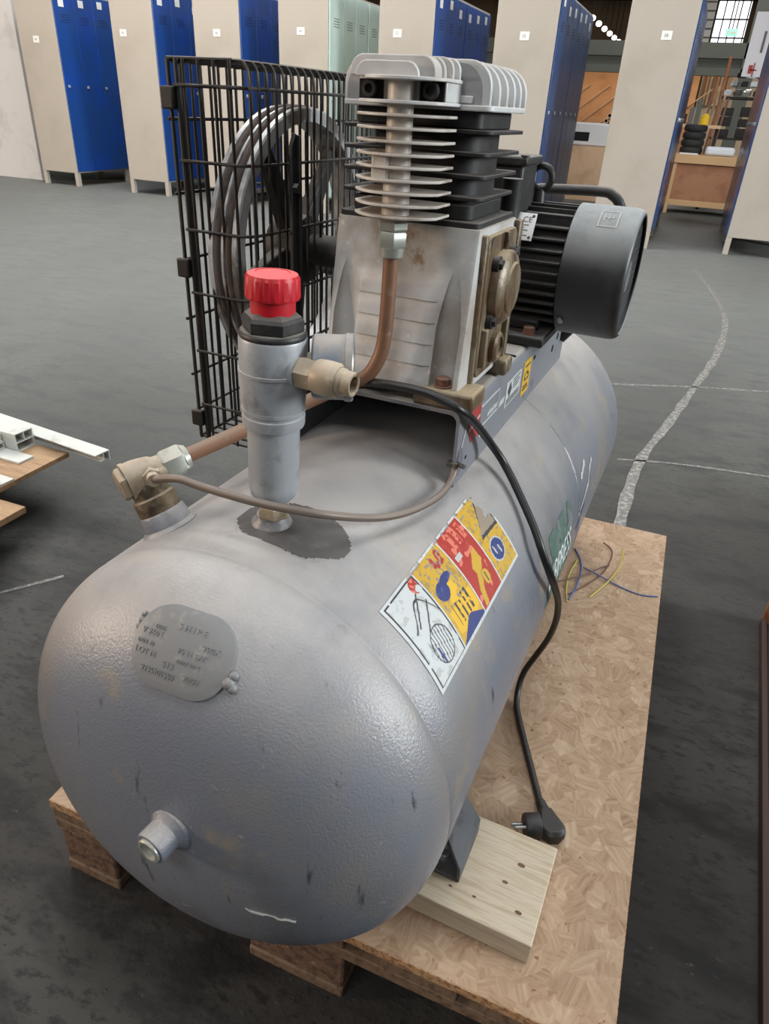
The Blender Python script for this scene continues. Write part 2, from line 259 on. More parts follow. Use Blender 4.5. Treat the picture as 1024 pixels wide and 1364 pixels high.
# ------------------------------------------------------------------ geometry helpers
class G:
    def __init__(s): s.v = []; s.f = []
    def add(s, v, f):
        o = len(s.v); s.v += [tuple(p) for p in v]; s.f += [tuple(i + o for i in q) for q in f]; return s
    def box(s, x0, x1, y0, y1, z0, z1, M=None):
        v = [Vector(p) for p in ((x0, y0, z0), (x1, y0, z0), (x1, y1, z0), (x0, y1, z0), (x0, y0, z1), (x1, y0, z1), (x1, y1, z1), (x0, y1, z1))]
        if M is not None: v = [M @ p for p in v]
        return s.add(v, [(0, 3, 2, 1), (4, 5, 6, 7), (0, 1, 5, 4), (1, 2, 6, 5), (2, 3, 7, 6), (3, 0, 4, 7)])
    def lathe(s, prof, org=(0, 0, 0), axis=(0, 0, 1), n=32, rfun=None, phase=0.0):
        """prof: (r, h) list; poles where r==0"""
        A = Vector(axis).normalized(); O = Vector(org)
        U = A.orthogonal().normalized()
        if abs(A.z) > 0.9: U = Vector((1, 0, 0)); U = (U - A * U.dot(A)).normalized()
        W = A.cross(U)
        rings = []; v = []; f = []
        for (r, h) in prof:
            if r <= 1e-7:
                rings.append([len(v)]); v.append(O + A * h)
            else:
                ring = []
                for i in range(n):
                    t = 2 * PI * i / n + phase; rr = r * (rfun(i, h) if rfun else 1)
                    ring.append(len(v)); v.append(O + A * h + U * (rr * math.cos(t)) + W * (rr * math.sin(t)))
                rings.append(ring)
        for a, b in zip(rings, rings[1:]):
            for i in range(n):
                j = (i + 1) % n
                if len(a) == 1 and len(b) == 1: break
                if len(a) == 1: f.append((a[0], b[j], b[i]))
                elif len(b) == 1: f.append((a[i], a[j], b[0]))
                else: f.append((a[i], a[j], b[j], b[i]))
        return s.add(v, f)
    def cyl(s, p0, p1, r0, r1=None, n=20, ch=0.0):
        p0 = Vector(p0); p1 = Vector(p1); L = (p1 - p0).length; r1 = r0 if r1 is None else r1
        if ch: pr = [(0, 0), (r0 - ch, 0), (r0, ch), (r1, L - ch), (r1 - ch, L), (0, L)]
        else: pr = [(0, 0), (r0, 0), (r1, L), (0, L)]
        return s.lathe(pr, p0, p1 - p0, n)
    def tube(s, pts, r, n=10, closed=False, caps=True):
        P = [Vector(p) for p in pts]; k = len(P); T = []
        for i in range(k):
            if closed: t = P[(i + 1) % k] - P[i - 1]
            else: t = P[min(i + 1, k - 1)] - P[max(i - 1, 0)]
            T.append(t.normalized())
        U = T[0].orthogonal().normalized(); v = []; f = []
        for i in range(k):
            U = (U - T[i] * U.dot(T[i])).normalized(); W = T[i].cross(U)
            rr = r[i] if isinstance(r, (list, tuple)) else r
            for j in range(n):
                a = 2 * PI * j / n; v.append(P[i] + U * rr * math.cos(a) + W * rr * math.sin(a))
        for i in range(k if closed else k - 1):
            i2 = (i + 1) % k
            for j in range(n):
                j2 = (j + 1) % n; f.append((i * n + j, i * n + j2, i2 * n + j2, i2 * n + j))
        if caps and not closed:
            f.append(tuple(range(n - 1, -1, -1))); f.append(tuple((k - 1) * n + j for j in range(n)))
        return s.add(v, f)
    def loft(s, loops, cap=True):
        n = len(loops[0]); v = [p for l in loops for p in l]; f = []
        for i in range(len(loops) - 1):
            for j in range(n):
                j2 = (j + 1) % n; f.append((i * n + j, i * n + j2, (i + 1) * n + j2, (i + 1) * n + j))
        if cap:
            f.append(tuple(range(n - 1, -1, -1))); f.append(tuple((len(loops) - 1) * n + j for j in range(n)))
        return s.add(v, f)
    def prism(s, poly, fn, d0, d1):
        """poly: 2-D outline, fn(u, v, d) -> point"""
        return s.loft([[fn(u, v, d0) for u, v in poly], [fn(u, v, d1) for u, v in poly]])
    def build(s, name, m, parent=None, bevel=0, angle=35, smooth=True, seg=2, label=None, mats=None, mi=None, stuff=False):
        me = bpy.data.meshes.new(name); me.from_pydata([tuple(p) for p in s.v], [], s.f)
        bm = bmesh.new(); bm.from_mesh(me)
        if mi is None:
            bmesh.ops.recalc_face_normals(bm, faces=bm.faces)
        bm.to_mesh(me); bm.free()
        for q in ([m] if mats is None else mats): me.materials.append(q)
        if mi is not None: me.polygons.foreach_set('material_index', mi)
        if smooth:
            me.polygons.foreach_set('use_smooth', [True] * len(me.polygons))
            me.set_sharp_from_angle(angle=math.radians(angle))
        o = bpy.data.objects.new(name, me); COL.objects.link(o)
        if parent: o.parent = parent
        if bevel:
            b = o.modifiers.new('bevel', 'BEVEL'); b.width = bevel; b.segments = seg; b.limit_method = 'ANGLE'; b.angle_limit = math.radians(40)
            b.harden_normals = False
        if label: o['label'] = label
        if stuff: o['kind'] = 'stuff'
        return o

def dup(o, parent, loc=None, rot=None):
    c = o.copy(); COL.objects.link(c); c.parent = parent
    if loc is not None: c.location = loc
    if rot is not None: c.rotation_euler = rot
    return c
def tag(o, label, cat, group=None, kind=None):
    o['label'] = label; o['category'] = cat
    if group: o['group'] = group
    if kind: o['kind'] = kind
    return o
def empty(name, loc, rz=0):
    o = bpy.data.objects.new(name, None); COL.objects.link(o); o.location = loc; o.rotation_euler = (0, 0, rz)
    o.empty_display_size = 0.1; return o
def struct(o): o['kind'] = 'structure'; return o
def spline(pts, sub=8, closed=False):
    P = [Vector(p) for p in pts]; out = []; k = len(P)
    rng = range(k if closed else k - 1)
    for i in rng:
        if closed: a, b, c, d = P[i - 1], P[i], P[(i + 1) % k], P[(i + 2) % k]
        else: a, b, c, d = P[max(i - 1, 0)], P[i], P[i + 1], P[min(i + 2, k - 1)]
        for j in range(sub):
            t = j / sub
            out.append(0.5 * ((2 * b) + (c - a) * t + (2 * a - 5 * b + 4 * c - d) * t * t + (3 * b - a - 3 * c + d) * t ** 3))
    if not closed: out.append(P[-1])
    return out
def rrect(w, h, r, n=6, cx=0, cy=0):
    out = []
    for (sx, sy, a0) in ((1, -1, -PI / 2), (1, 1, 0), (-1, 1, PI / 2), (-1, -1, PI)):
        for i in range(n + 1):
            a = a0 + (PI / 2) * i / n
            out.append((cx + sx * (w / 2 - r) + r * math.cos(a), cy + sy * (h / 2 - r) + r * math.sin(a)))
    return out
def hexa(g, p0, p1, r, ch=0.002):
    p0 = Vector(p0); p1 = Vector(p1); L = (p1 - p0).length
    g.lathe([(0, 0), (r * .9, 0), (r, ch), (r, L - ch), (r * .9, L), (0, L)], p0, p1 - p0, 6); return g
def text2d(body, size, sx=1.0):
    cu = bpy.data.curves.new('lettering', 'FONT'); cu.body = body; cu.size = size; cu.align_x = 'LEFT'; cu.resolution_u = 3
    cu.offset = 0.0
    o = bpy.data.objects.new('lettering', cu); COL.objects.link(o)
    bpy.context.view_layer.update()
    dg = bpy.context.evaluated_depsgraph_get()
    me = bpy.data.meshes.new_from_object(o.evaluated_get(dg))
    v = [(p.co.x * sx, p.co.y) for p in me.vertices]; f = [tuple(p.vertices) for p in me.polygons]
    bpy.data.objects.remove(o); bpy.data.curves.remove(cu); bpy.data.meshes.remove(me)
    return v, f

# ------------------------------------------------------------------ large structure: floor, roof, far walls
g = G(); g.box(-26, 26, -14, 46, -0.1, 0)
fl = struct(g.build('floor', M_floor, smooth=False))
def strip(pts, wd, z=0.0012, jit=0.15):
    P = spline([(x, y, z) for x, y in pts], 6); v = []; f = []
    for i, p in enumerate(P):
        t = (P[min(i + 1, len(P) - 1)] - P[max(i - 1, 0)]).normalized(); nn = Vector((-t.y, t.x, 0))
        ww = wd * (0.5 + random.uniform(-jit, jit)); v += [p + nn * ww, p - nn * ww]
    for i in range(len(P) - 1): f.append((2 * i, 2 * i + 1, 2 * i + 3, 2 * i + 2))
    gg = G(); gg.add(v, f); return gg.build('floor_line', M_line, fl, smooth=False)
strip([(.83, 6.1), (.947, 5.365), (1.035, 4.44), (.983, 3.61), (.88, 2.96), (.788, 2.42), (.715, 2.03), (.693, 1.70), (.69, 1.3)], .036)
strip([(.634, 1.97), (.83, 2.033), (1.136, 2.08), (1.5, 2.12)], .012)
strip([(.5, 2.79), (.62, 2.84), (.896, 2.963), (1.2, 3.067), (1.6, 3.2)], .02)
strip([(-.69, .42), (-.6535, .468), (-.57, .585)], .012)

g = G(); g.box(-26, 26, 13, 46, 6.2, 6.35)
roof = struct(g.build('ceiling', M_roof, smooth=False))
for i in range(14):
    g = G(); y = 14 + i * 1.6; g.box(-14, 12, y, y + 0.14, 5.75, 6.2); g.build('roof_purlin', M_beam if i % 3 else M_roof, roof, smooth=False)
g0 = G(); g0.box(-.05, .05, 0, 22, 5.5, 5.62)
for i in range(9):
    x = -12 + i * 2.4
    if i == 0: pr = g0.build('roof_girder', M_roof, roof, smooth=False); pr.location = (x, 14, 0)
    else: dup(pr, roof, (x, 14, 0))
g = G(); g.box(-26, 26, 44, 44.3, 0, 6.3); struct(g.build('wall_back', M_cream2, smooth=False))
g = G(); g.box(-26.3, -26, -14, 46, 0, 6.3); struct(g.build('wall_left', M_cream2, smooth=False))
g = G(); g.box(26, 26.3, -14, 46, 0, 6.3); struct(g.build('wall_right', M_cream2, smooth=False))
# far portal beam with the orange timber wall behind
g = G(); g.box(-7, 3, 20, 20.3, 2.36, 2.66); g.box(-7, 3, 20.1, 20.2, 2.16, 2.36); g.box(-7, 3, 20, 20.3, 2.02, 2.17)
struct(g.build('trim_1', M_beam, smooth=False))
g = G(); g.box(1.05, 1.35, 20, 20.3, 0, 5.5); struct(g.build('trim_2', M_beam, smooth=False))
g = G(); g.box(-12, .2, 21.5, 21.7, 0, 2.3)
ow = struct(g.build('wall_inner', M_orange, smooth=False))
for i in range(12):
    a = math.radians(38); g = G(); Mx = Matrix.Translation((-6 + i * .5, 21.48, 0.2)) @ Matrix.Rotation(-a, 4, 'Y')
    g.box(-.012, 2.6, -.012, .02, -.012, .012, Mx); g.build('plank_joint', M_carton, ow, smooth=False)
g = G(); g.box(.2, 3, 24, 24.2, 0, 2.5); fw = struct(g.build('wall_far', M_cream2, smooth=False))
for i in range(8):
    g = G(); g.box(.25 + i * .09, .3 + i * .09, 23.9, 24, 1.5, 2.45); g.build('wall_panel', [M_redwood, M_orange, M_carton][i % 3], fw, smooth=False)
# ------------------------------------------------------------------ compressor (local frame: x across the tank, y along it)
XC, YAW = 0.34532, -0.04386
R0, ZC, TY0, TD, TY1, TN = 0.2406, 0.4482, -0.0005, 0.1413, 1.0353, 2.2576
ZB = 0.198
comp = empty('air_compressor', (XC, 0, ZB), YAW)
tag(comp, 'dusty grey belt driven air compressor on a long horizontal tank', 'air compressor')
def part(gg, name, m, **k):
    o = gg.build(name, m, comp, **k); o.location = (0, 0, -ZB); return o
CW = Matrix.Translation((XC, 0, 0)) @ Matrix.Rotation(YAW, 4, 'Z')
def L2W(p): return CW @ Vector(p)

def trad(y):
    e = (TY0 - y) / TD if y < TY0 else ((y - TY1) / TD if y > TY1 else 0)
    e = min(abs(e), 1)
    return R0 * (1 - e ** TN) ** (1 / TN)
def tpt(y, th, lift=0):
    r = trad(y) + lift
    return Vector((r * math.sin(th), y, ZC + r * math.cos(th)))
def tF(p):
    e = (TY0 - p.y) / TD if p.y < TY0 else ((p.y - TY1) / TD if p.y > TY1 else 0)
    return (math.hypot(p.x, p.z - ZC) / R0) ** TN + max(e, 0) ** TN - 1
def tgrad(p):
    h = 1e-4
    return Vector([tF(p + Vector(q)) - tF(p - Vector(q)) for q in ((h, 0, 0), (0, h, 0), (0, 0, h))]).normalized()
def tsnap(p, nrm, lift=0):
    a, b = -0.12, 0.12
    for _ in range(34):
        m_ = (a + b) / 2
        if tF(p + nrm * m_) < 0: a = m_
        else: b = m_
    return p + nrm * (a + lift)

prof = []
for i in range(41):
    t = PI / 2 * i / 40
    prof.append((R0 * math.sin(t) ** (2 / TN), TY0 - TD * math.cos(t) ** (2 / TN)))
prof[-1] = (R0 - .0006, TY0 - .001)
prof += [(R0 - .0018, TY0 + .001), (R0 - .0016, TY0 + .003), (R0, TY0 + .005)]
for i in range(1, 24): prof.append((R0, TY0 + .005 + (TY1 - TY0 - .01) * i / 24))
prof += [(R0, TY1 - .005), (R0 - .0018, TY1 - .002), (R0 - .0006, TY1 + .001)]
for i in range(1, 41):
    t = PI / 2 * (1 - i / 40)
    prof.append((R0 * max(math.sin(t), 0) ** (2 / TN), TY1 + TD * math.cos(t) ** (2 / TN)))
prof[0] = (0, TY0 - TD); prof[-1] = (0, TY1 + TD)
g = G(); g.lathe(prof, (0, 0, ZC), (0, 1, 0), 128)
tank = part(g, 'tank', M_tank, angle=50)
def ring(y, r, wd, h, name='weld_bead', m=M_tank):
    gg = G(); pr = [(r - .001, y - wd), (r + h * .8, y - wd * .5), (r + h, y), (r + h * .8, y + wd * .5), (r - .001, y + wd)]
    gg.lathe(pr, (0, 0, ZC), (0, 1, 0), 96, rfun=lambda i, hh: 1 + random.uniform(-.0012, .0012))
    return gg.build(name, m, tank)
ring(0.632, R0, .005, .0014)
# oval nameplate with its two weld tacks and raised lettering
NP = Vector((0.0115, -0.0868, 0.6475)); NN = tgrad(NP); NX = Vector((1, 0.035, 0)).normalized(); NX = (NX - NN * NX.dot(NN)).normalized(); NY = NN.cross(NX)
def npt(u, v, lift): return tsnap(NP + NX * u + NY * v, NN, lift)
ol = rrect(.097, .072, .033, 10)
v = []; f = []; K = 8; nO = len(ol)
for k in range(K + 1):
    for (u_, w_) in ol: v.append(npt(u_ * k / K, w_ * k / K, .0044 if k < K else .0036))
for k in range(K):
    for j in range(nO):
        j2 = (j + 1) % nO; f.append((k * nO + j, (k + 1) * nO + j, (k + 1) * nO + j2, k * nO + j2))
o_ = len(v)
for (u_, w_) in ol: v.append(npt(u_ * 1.02, w_ * 1.02, -.002))
for j in range(nO):
    j2 = (j + 1) % nO; f.append((K * nO + j, o_ + j, o_ + j2, K * nO + j2))
g = G(); g.add(v, f); bmw = g.build('nameplate', M_plate, tank)
g = G()
for cx_, cy_, rr in ((.049, -.012, .0062), (.0515, -.005, .0048), (.053, -.015, .0048)):
    c = npt(cx_, cy_, .0005); g.lathe([(0, -rr)] + [(rr * math.sin(PI * i / 8), -rr * math.cos(PI * i / 8)) for i in range(1, 8)] + [(0, rr)], c, NN, 10)
g.build('weld_tack', M_plate, tank)
g = G()
for cx_, cy_, rr in ((-.0485, .014, .0035), (-.0495, .008, .003), (-.049, .019, .003)):
    c = npt(cx_, cy_, .0005); g.lathe([(0, -rr)] + [(rr * math.sin(PI * i / 8), -rr * math.cos(PI * i / 8)) for i in range(1, 8)] + [(0, rr)], c, NN, 10)
g.build('weld_tack', M_plate, tank)
def emboss(body, u0, v0, size, sx=1.0):
    tv, tf = text2d(body, size, sx); top = []; n_ = len(tv)
    for (x, y) in tv: top.append(npt(u0 + x, v0 + y, .0051))
    # give the letters depth
    edges = {}
    for q in tf:
        for i in range(len(q)):
            e = (q[i], q[(i + 1) % len(q)]); edges[e] = edges.get(e, 0) + 1
    allv = top + [npt(u0 + x, v0 + y, .0040) for (x, y) in tv]
    ff = list(tf) + [(b_, a_, a_ + n_, b_ + n_) for (a_, b_) in edges if (b_, a_) not in edges]
    gg = G(); gg.add(allv, ff); gg.build('raised_lettering', M_plate, tank, smooth=False)
for args in (('S H I P E', -.008, .0175, .0078), ('0036', -.030, .0120, .0055), ('200X', .020, .0065, .0072), ('V 260 L', -.042, .0055, .0075), ('PS 11 BAR', -.001, -.0015, .0068, 0.95), ('TMIN -10', -.044, -.0030, .0052, .9),
             ('LOT N', -.043, -.0115, .0075), ('513', -.012, -.0165, .0078), ('TMAX 110 C', .000, -.0095, .0048, .9), ('2008', .010, -.0220, .0078), ('2235101559', -.032, -.0250, .0078, .88)):
    emboss(*args)
# drain boss on the dome
DB = Vector((0.0195, -0.1400, 0.4815)); g = G()
g.lathe([(0, .0), (.0245, 0), (.0235, .006), (.018, .0100), (.0165, .0115), (.0165, .0265), (.0155, .0290), (.0125, .0290)], DB + Vector((0, .006, 0)), (-.10, -1, 0.0), 32)
boss = g.build('drain_boss', M_tank, tank)
g = G(); g.lathe([(.0125, 0), (.0125, .002), (.0115, .003), (.009, .003), (.0082, .0), (.0082, -.02), (0, -.02)], DB + Vector((-.0024, -.0228, 0)), (-.10, -1, 0), 28)
g.build('threaded_socket', M_zinc, tank)
# boss under the regulator, flange under the check valve
g = G(); g.lathe([(0, -.01), (.0205, -.01), (.0210, .004), (.0195, .007), (.0155, .011), (.0145, .015), (0, .015)], (0, .0715, .684), (0, 0, 1), 32)
g.build('weld_boss', M_tank, tank)
VB = Vector((-.114, .053, .655)); VN = Vector((-.474, 0, .881)).normalized()
g = G(); g.lathe([(0, -.02), (.031, -.02), (.030, .004), (.026, .008), (.024, .022), (.0225, .024), (0, .024)], VB, VN, 32)
g.build('weld_flange', M_tank, tank)

# warning sticker, wrapped on the shell
def wrapgrid(name, y0, y1, t0, t1, nu, nv, paint, mats, lift=.0007):
    v = []; f = []; mi = []
    for j in range(nv + 1):
        for i in range(nu + 1): v.append(tpt(y0 + (y1 - y0) * i / nu, t0 + (t1 - t0) * j / nv, lift))
    for j in range(nv):
        for i in range(nu):
            k = paint((i + .5) / nu, (j + .5) / nv)
            if k is None: continue
            a = j * (nu + 1) + i; f.append((a, a + 1, a + nu + 2, a + nu + 1)); mi.append(k)
    gg = G(); gg.add(v, f); return gg.build(name, None, tank, mats=mats, mi=mi)
def inpoly(x, y, P):
    c = False
    for i in range(len(P)):
        x1, y1 = P[i]; x2, y2 = P[i - 1]
        if (y1 > y) != (y2 > y) and x < (x2 - x1) * (y - y1) / (y2 - y1) + x1: c = not c
    return c
from mathutils import noise as mn
SM = [M_white, M_syel, M_sred, M_sblue, M_sdark, M_syelb, M_sgrey, M_spink, M_scuff]
def seg(u, v, x1, y1, x2, y2, wd):
    dx, dy = x2 - x1, (y2 - y1) * .37; px, py = u - x1, (v - y1) * .37; L2 = dx * dx + dy * dy
    t = max(0, min(1, (px * dx + py * dy) / L2)); return math.hypot(px - t * dx, py - t * dy) < wd
def sticker(u, v):
    # u runs along the tank (near -> far), v runs down round the shell
    nz = mn.noise(Vector((u * 22, v * 9, 0))); n2 = mn.noise(Vector((u * 60, v * 24, 4)))
    if u > .93 and v < .42 and nz + .6 * (u - .93) * 10 - v * .4 > -.1: return None
    if v < .035 and .2 < u < .98 and nz > .12: return None
    if u < .018 or u > .985 or v < .03 or v > .965: return 0
    if u < .26:
        if u < .026 or v < .045 or v > .95 or u > .252: return 4 if nz > -.5 else 0
        if ((u - .245) / .05) ** 2 + ((v - .12) / .09) ** 2 < 1 and nz > -.3: return 7 if n2 > 0 else 2
        e = ((u - .155) / .07) ** 2 + ((v - .70) / .19) ** 2
        if .9 < e < 1.06: return 4
        if e < .9:
            if seg(u, v, .115, .70, .12, .88, .007): return 3
            if abs((u * 55 + v * 2.0) % 1 - .5) < .14: return 4
            return 0
        if abs(v - (.30 + .9 * (u - .1) ** 2 * 6 + .12 * math.sin(u * 26))) < .012 and u > .06: return 4
        if seg(u, v, .20, .18, .10, .42, .004) or seg(u, v, .225, .30, .13, .52, .004): return 4
        if nz > .32: return 8
        return 0
    if u < .268 or .508 < u < .518 or .742 < u < .754: return 0
    if u < .51:
        w_ = (u - .268) / .242
        if v > .78 + .18 * abs(w_ - .55) / .55 * 1.0 and v > .80: 
            return 3
        if ((w_ - .72) / .24) ** 2 + ((v - .14) / .09) ** 2 < 1 and nz > -.25: return 2 if n2 > -.1 else 6
        if ((w_ - .30) / .2) ** 2 + ((v - .40) / .10) ** 2 < 1 or ((w_ - .55) / .2) ** 2 + ((v - .33) / .05) ** 2 < 1: return 3
        if inpoly(w_, v, [(.42, .38), (.62, .36), (.70, .50), (.52, .53), (.55, .60), (.28, .56), (.36, .47)]): return 5
        if .55 < v < .80 and .22 < w_ < .86 and abs((w_ * 7) % 1 - .5) < .24 and n2 > -.28: return 4
        if inpoly(w_, v, [(.62, .86), (.7, .86), (.7, .90), (.78, .90), (.66, .96), (.54, .90), (.62, .90)]): return 3
        if v > .60 and inpoly(w_, v, [(.08, .60), (.95, .60), (.95, .84), (.5, .93), (.08, .84)]): return 5
        if n2 > .22 and v < .6: return 6
        return 1
    if u < .745:
        w_ = (u - .518) / .226
        if .06 < v < .26 and .2 < w_ < .9 and abs((w_ * 4.2) % 1 - .5) < .3 and n2 > -.2: return 7
        if .30 < v < .36 and .1 < w_ < .35 and nz > -.3: return 8
        if inpoly(w_, v, [(.62, .42), (.78, .40), (.80, .56), (.60, .64), (.34, .80), (.26, .955), (.10, .955), (.18, .76), (.38, .62), (.34, .54)]): return 1
        if ((w_ - .62) / .13) ** 2 + ((v - .74) / .09) ** 2 < 1:
            return 4 if abs(w_ - .62) < .02 and abs(v - .74) < .06 else 1
        if nz > .4: return 7
        return 2
    w_ = (u - .754) / .231
    c = ((w_ - .46) / .30) ** 2 + ((v - .68) / .145) ** 2
    if c < .78:
        if seg(u, v, .83, .62, .835, .70, .006) or seg(u, v, .875, .66, .88, .74, .006): return 8
        return 3
    if c < 1: return 8
    if inpoly(w_, v, [(.22, .42), (.90, .05), (1, .05), (.97, .45)]): return 6
    if inpoly(w_, v, [(.17, .46), (.90, .0), (1.06, .05), (1.0, .49)]): return 4
    return 6 if n2 > .3 else 1
wrapgrid('warning_sticker', .040, .310, math.radians(34.2), math.radians(58.6), 230, 110, sticker, SM)
# green logo patch with white letters low on the shell
wrapgrid('logo_patch', .40, .57, math.radians(68), math.radians(94), 60, 40, lambda u, v: 0 if (mn.noise(Vector((u * 6, v * 5, 9))) + .55 - 1.1 * abs(u - .5) ** 1.5 * 2 - .6 * max(0, .3 - v)) > -.05 else None, [M_green], .0005)
tv, tf = text2d('AIRPRESS', .060, .80)
wmax = max(p[0] for p in tv); y0_ = .405
g = G(); g.add([tpt(y0_ + x * (.15 / wmax), math.radians(88.0) - yy / R0, .0012) for x, yy in tv], tf); g.build('logo_lettering', M_letter, tank, smooth=False)
# pale scuffs and oily marks
def scuff(pts, wd, m=M_scuff, name='scuff_mark', lift=.0006):
    P = [Vector((a, b, 0)) for a, b in pts]; P = spline(P, 5); v = []; f = []
    for i, p in enumerate(P):
        t = (P[min(i + 1, len(P) - 1)] - P[max(i - 1, 0)]); ww = wd * random.uniform(.45, 1.1)
        t = Vector((t.x, t.y * R0, 0)).normalized()
        v += [tpt(p.x - t.y * ww, p.y + t.x * ww / R0, lift), tpt(p.x + t.y * ww, p.y - t.x * ww / R0, lift)]
    for i in range(len(P) - 1): f.append((2 * i, 2 * i + 1, 2 * i + 3, 2 * i + 2))
    gg = G(); gg.add(v, f); return gg.build(name, m, tank, smooth=False)
rd = math.radians
scuff([(.655, rd(70)), (.68, rd(68)), (.70, rd(66))], .006)
scuff([(.70, rd(78)), (.72, rd(73)), (.75, rd(70))], .004)
scuff([(.62, rd(82)), (.66, rd(80)), (.70, rd(77))], .004)
scuff([(.60, rd(86)), (.64, rd(84)), (.67, rd(82))], .003, M_sblue)
# the round dark patch of oily dust beside the regulator base
def stain(u, v):
    y = -.01 + u * .15; s = (-.30 + v * .75) * R0
    return 0 if ((y - .066) / .046) ** 2 + ((s - .022) / .060) ** 2 + .25 * mn.noise(Vector((u * 5, v * 5, 2))) + .05 * mn.noise(Vector((u * 30, v * 30, 2))) < 1 else None
wrapgrid('oil_stain', -.01 + .02, .14, -.30, .45, 70, 70, stain, [M_stain], .0005)
P0 = Vector((.0905, -.132, .402)); P1 = Vector((.137, -.1186, .3955))
g = G(); pts = []
for i in range(15):
    p = P0.lerp(P1, i / 14) + Vector((0, 0, random.uniform(-.0015, .0015))); pts.append(tsnap(p, tgrad(p), .0002))
g.tube(pts, [.0006 + .0009 * random.random() for _ in pts], 5); g.build('scratch_mark', M_scuff, tank)

# feet
def foot(y, s, dx):
    g = G(); g.box(min(s * (.13 + dx), s * (.238 + dx)), max(s * (.13 + dx), s * (.238 + dx)), y - .042, y + .042, .198, .203)
    ft = part(g, 'foot', M_footp, bevel=.0012)
    g = G()
    def web(u, w_, d):
        k = w_ if dx == 0 else .198 + (w_ - .198) * .42
        return (s * (.2385 + dx - max(0, w_ - .222) * .58 + d), u, k)
    g.prism([(y - .042, .198), (y + .040, .198), (y + .042, .2225), (y - .042, .2225)], web, 0, -.005)
    g.prism([(y - .042, .2222), (y + .042, .2222), (y + .034, .300), (y + .010, .304), (y - .026, .300)], web, 0, -.005)
    g.build('web_plate', M_footp, ft, bevel=.001)
    g = G(); g.lathe([(0, 0), (.0125, 0), (.0125, .0022), (.010, .0024), (.0098, .0085), (.0085, .0095), (.005, .0095), (.0035, .007), (0, .007)], (s * (.2085 + dx), y - .016, .203), (0, 0, 1), 20)
    g.build('bolt', M_steel, ft)
    return ft
for y in (.150, .90):
    for s in (1, -1): foot(y, s, 0 if y < .5 else -.075)

# ---- base frame: folded sheet channel saddled on the tank
ZT = .754
y0c, y1c = .287, .885
zs = ZC + math.sqrt(R0 ** 2 - .118 ** 2) - .001
def upro(o):   # outline of the U section, outer then inner
    rr = .010; out = []
    hw = .118 - o; zt = ZT - o
    out.append((-hw, zs + (0.0)))
    for i in range(6): a = PI - (PI / 2) * i / 5; out.append((-hw + rr + rr * math.cos(a), zt - rr + rr * math.sin(a)))
    for i in range(6): a = PI / 2 - (PI / 2) * i / 5; out.append((hw - rr + rr * math.cos(a), zt - rr + rr * math.sin(a)))
    out.append((hw, zs)); return out
sec = upro(0) + upro(.004)[::-1]
g = G(); g.loft([[(x, y, z) for x, z in sec] for y in (y0c, .45, .65, y1c)])
frame = part(g, 'base_frame', M_frame, angle=30)
def slot(x, y, lx, ly, z=ZT + .0004, vert=False):
    g = G(); pts = rrect(lx, ly, min(lx, ly) / 2 - 1e-4, 4)
    if vert: g.prism(pts, lambda u, v_, d: (.118 + d, y + u, z + v_), .0006, -.001)
    else: g.prism(pts, lambda u, v_, d: (x + u, y + v_, ZT + d), .0006, -.001)
    return g.build('slot', M_darkhole, frame, smooth=False)
slot(.074, .301, .030, .008); slot(-.03, .301, .03, .008); slot(.062, .53, .024, .008); slot(.085, .545, .018, .007); slot(.105, .535, .02, .006)
slot(0, .650, .012, .006, .722, True); slot(0, .680, .014, .006, .733, True); slot(0, .79, .013, .013, .70, True); slot(0, .82, .013, .013, .715, True); slot(0, .326, .006, .004, .683, True)
def side_decal(name, poly, m, d=.0006):
    g = G(); g.prism(poly, lambda u, v_, k: (.118 + k, u, v_), d, 0); return g.build(name, m, frame, smooth=False)
side_decal('red_emblem', [(.321, .7435), (.368, .7435), (.373, .712), (.371, .697), (.339, .697), (.326, .715)], M_sred)
side_decal('emblem_line', [(.326, .715), (.368, .723), (.368, .726), (.326, .719)], M_white, .0009)
def frame_line(a, b, wd, m=M_white, d=.0008, name='printed_line'):
    dx, dz = b[0] - a[0], b[1] - a[1]; L_ = math.hypot(dx, dz); nx, nz_ = -dz / L_ * wd / 2, dx / L_ * wd / 2
    return side_decal(name, [(a[0] + nx, a[1] + nz_), (b[0] + nx, b[1] + nz_), (b[0] - nx, b[1] - nz_), (a[0] - nx, a[1] - nz_)], m, d)
for a, b in (((.372, .733), (.452, .733)), ((.452, .733), (.452, .704)), ((.372, .704), (.452, .704)), ((.374, .704), (.374, .692)), ((.374, .691), (.40, .695))): frame_line(a, b, .0022)
def side_text(body, y, z, size, sx, m, d=.0009):
    tv, tf = text2d(body, size, sx); g = G(); g.add([(.118 + d, y + a, z + b) for a, b in tv], tf); return g.build('printed_text', m, frame, smooth=False)
for k in range(8): frame_line((.402 + k * .0057, .7095), (.4062 + k * .0057, .7165 if k % 3 else .7150), .0042, M_white, .0009, 'worn_print')
for k in range(4): frame_line((.4585 + k * .0062, .7030), (.4632 + k * .0062, .7120), .0056, M_white, .0009, 'worn_print')
side_decal('white_label', [(.490, .690), (.570, .690), (.570, .7275), (.490, .7275)], M_white)
side_decal('label_mark', [(.503, .708), (.512, .716), (.521, .708), (.512, .700)][::1] and [(.499, .713), (.509, .7245), (.519, .713), (.509, .702)], M_sdark, .001)
for k in range(4): frame_line((.526, .7235 - k * .0042), (.526 + (.036 if k % 2 == 0 else .03), .7235 - k * .0042), .0014, M_sdark, .001)
for k in range(3): frame_line((.496, .700 - k * .0032), (.564, .700 - k * .0032), .0014, M_sdark, .001)
side_decal('yellow_label', [(.585, .676), (.630, .676), (.630, .731), (.585, .731)], M_syelb)
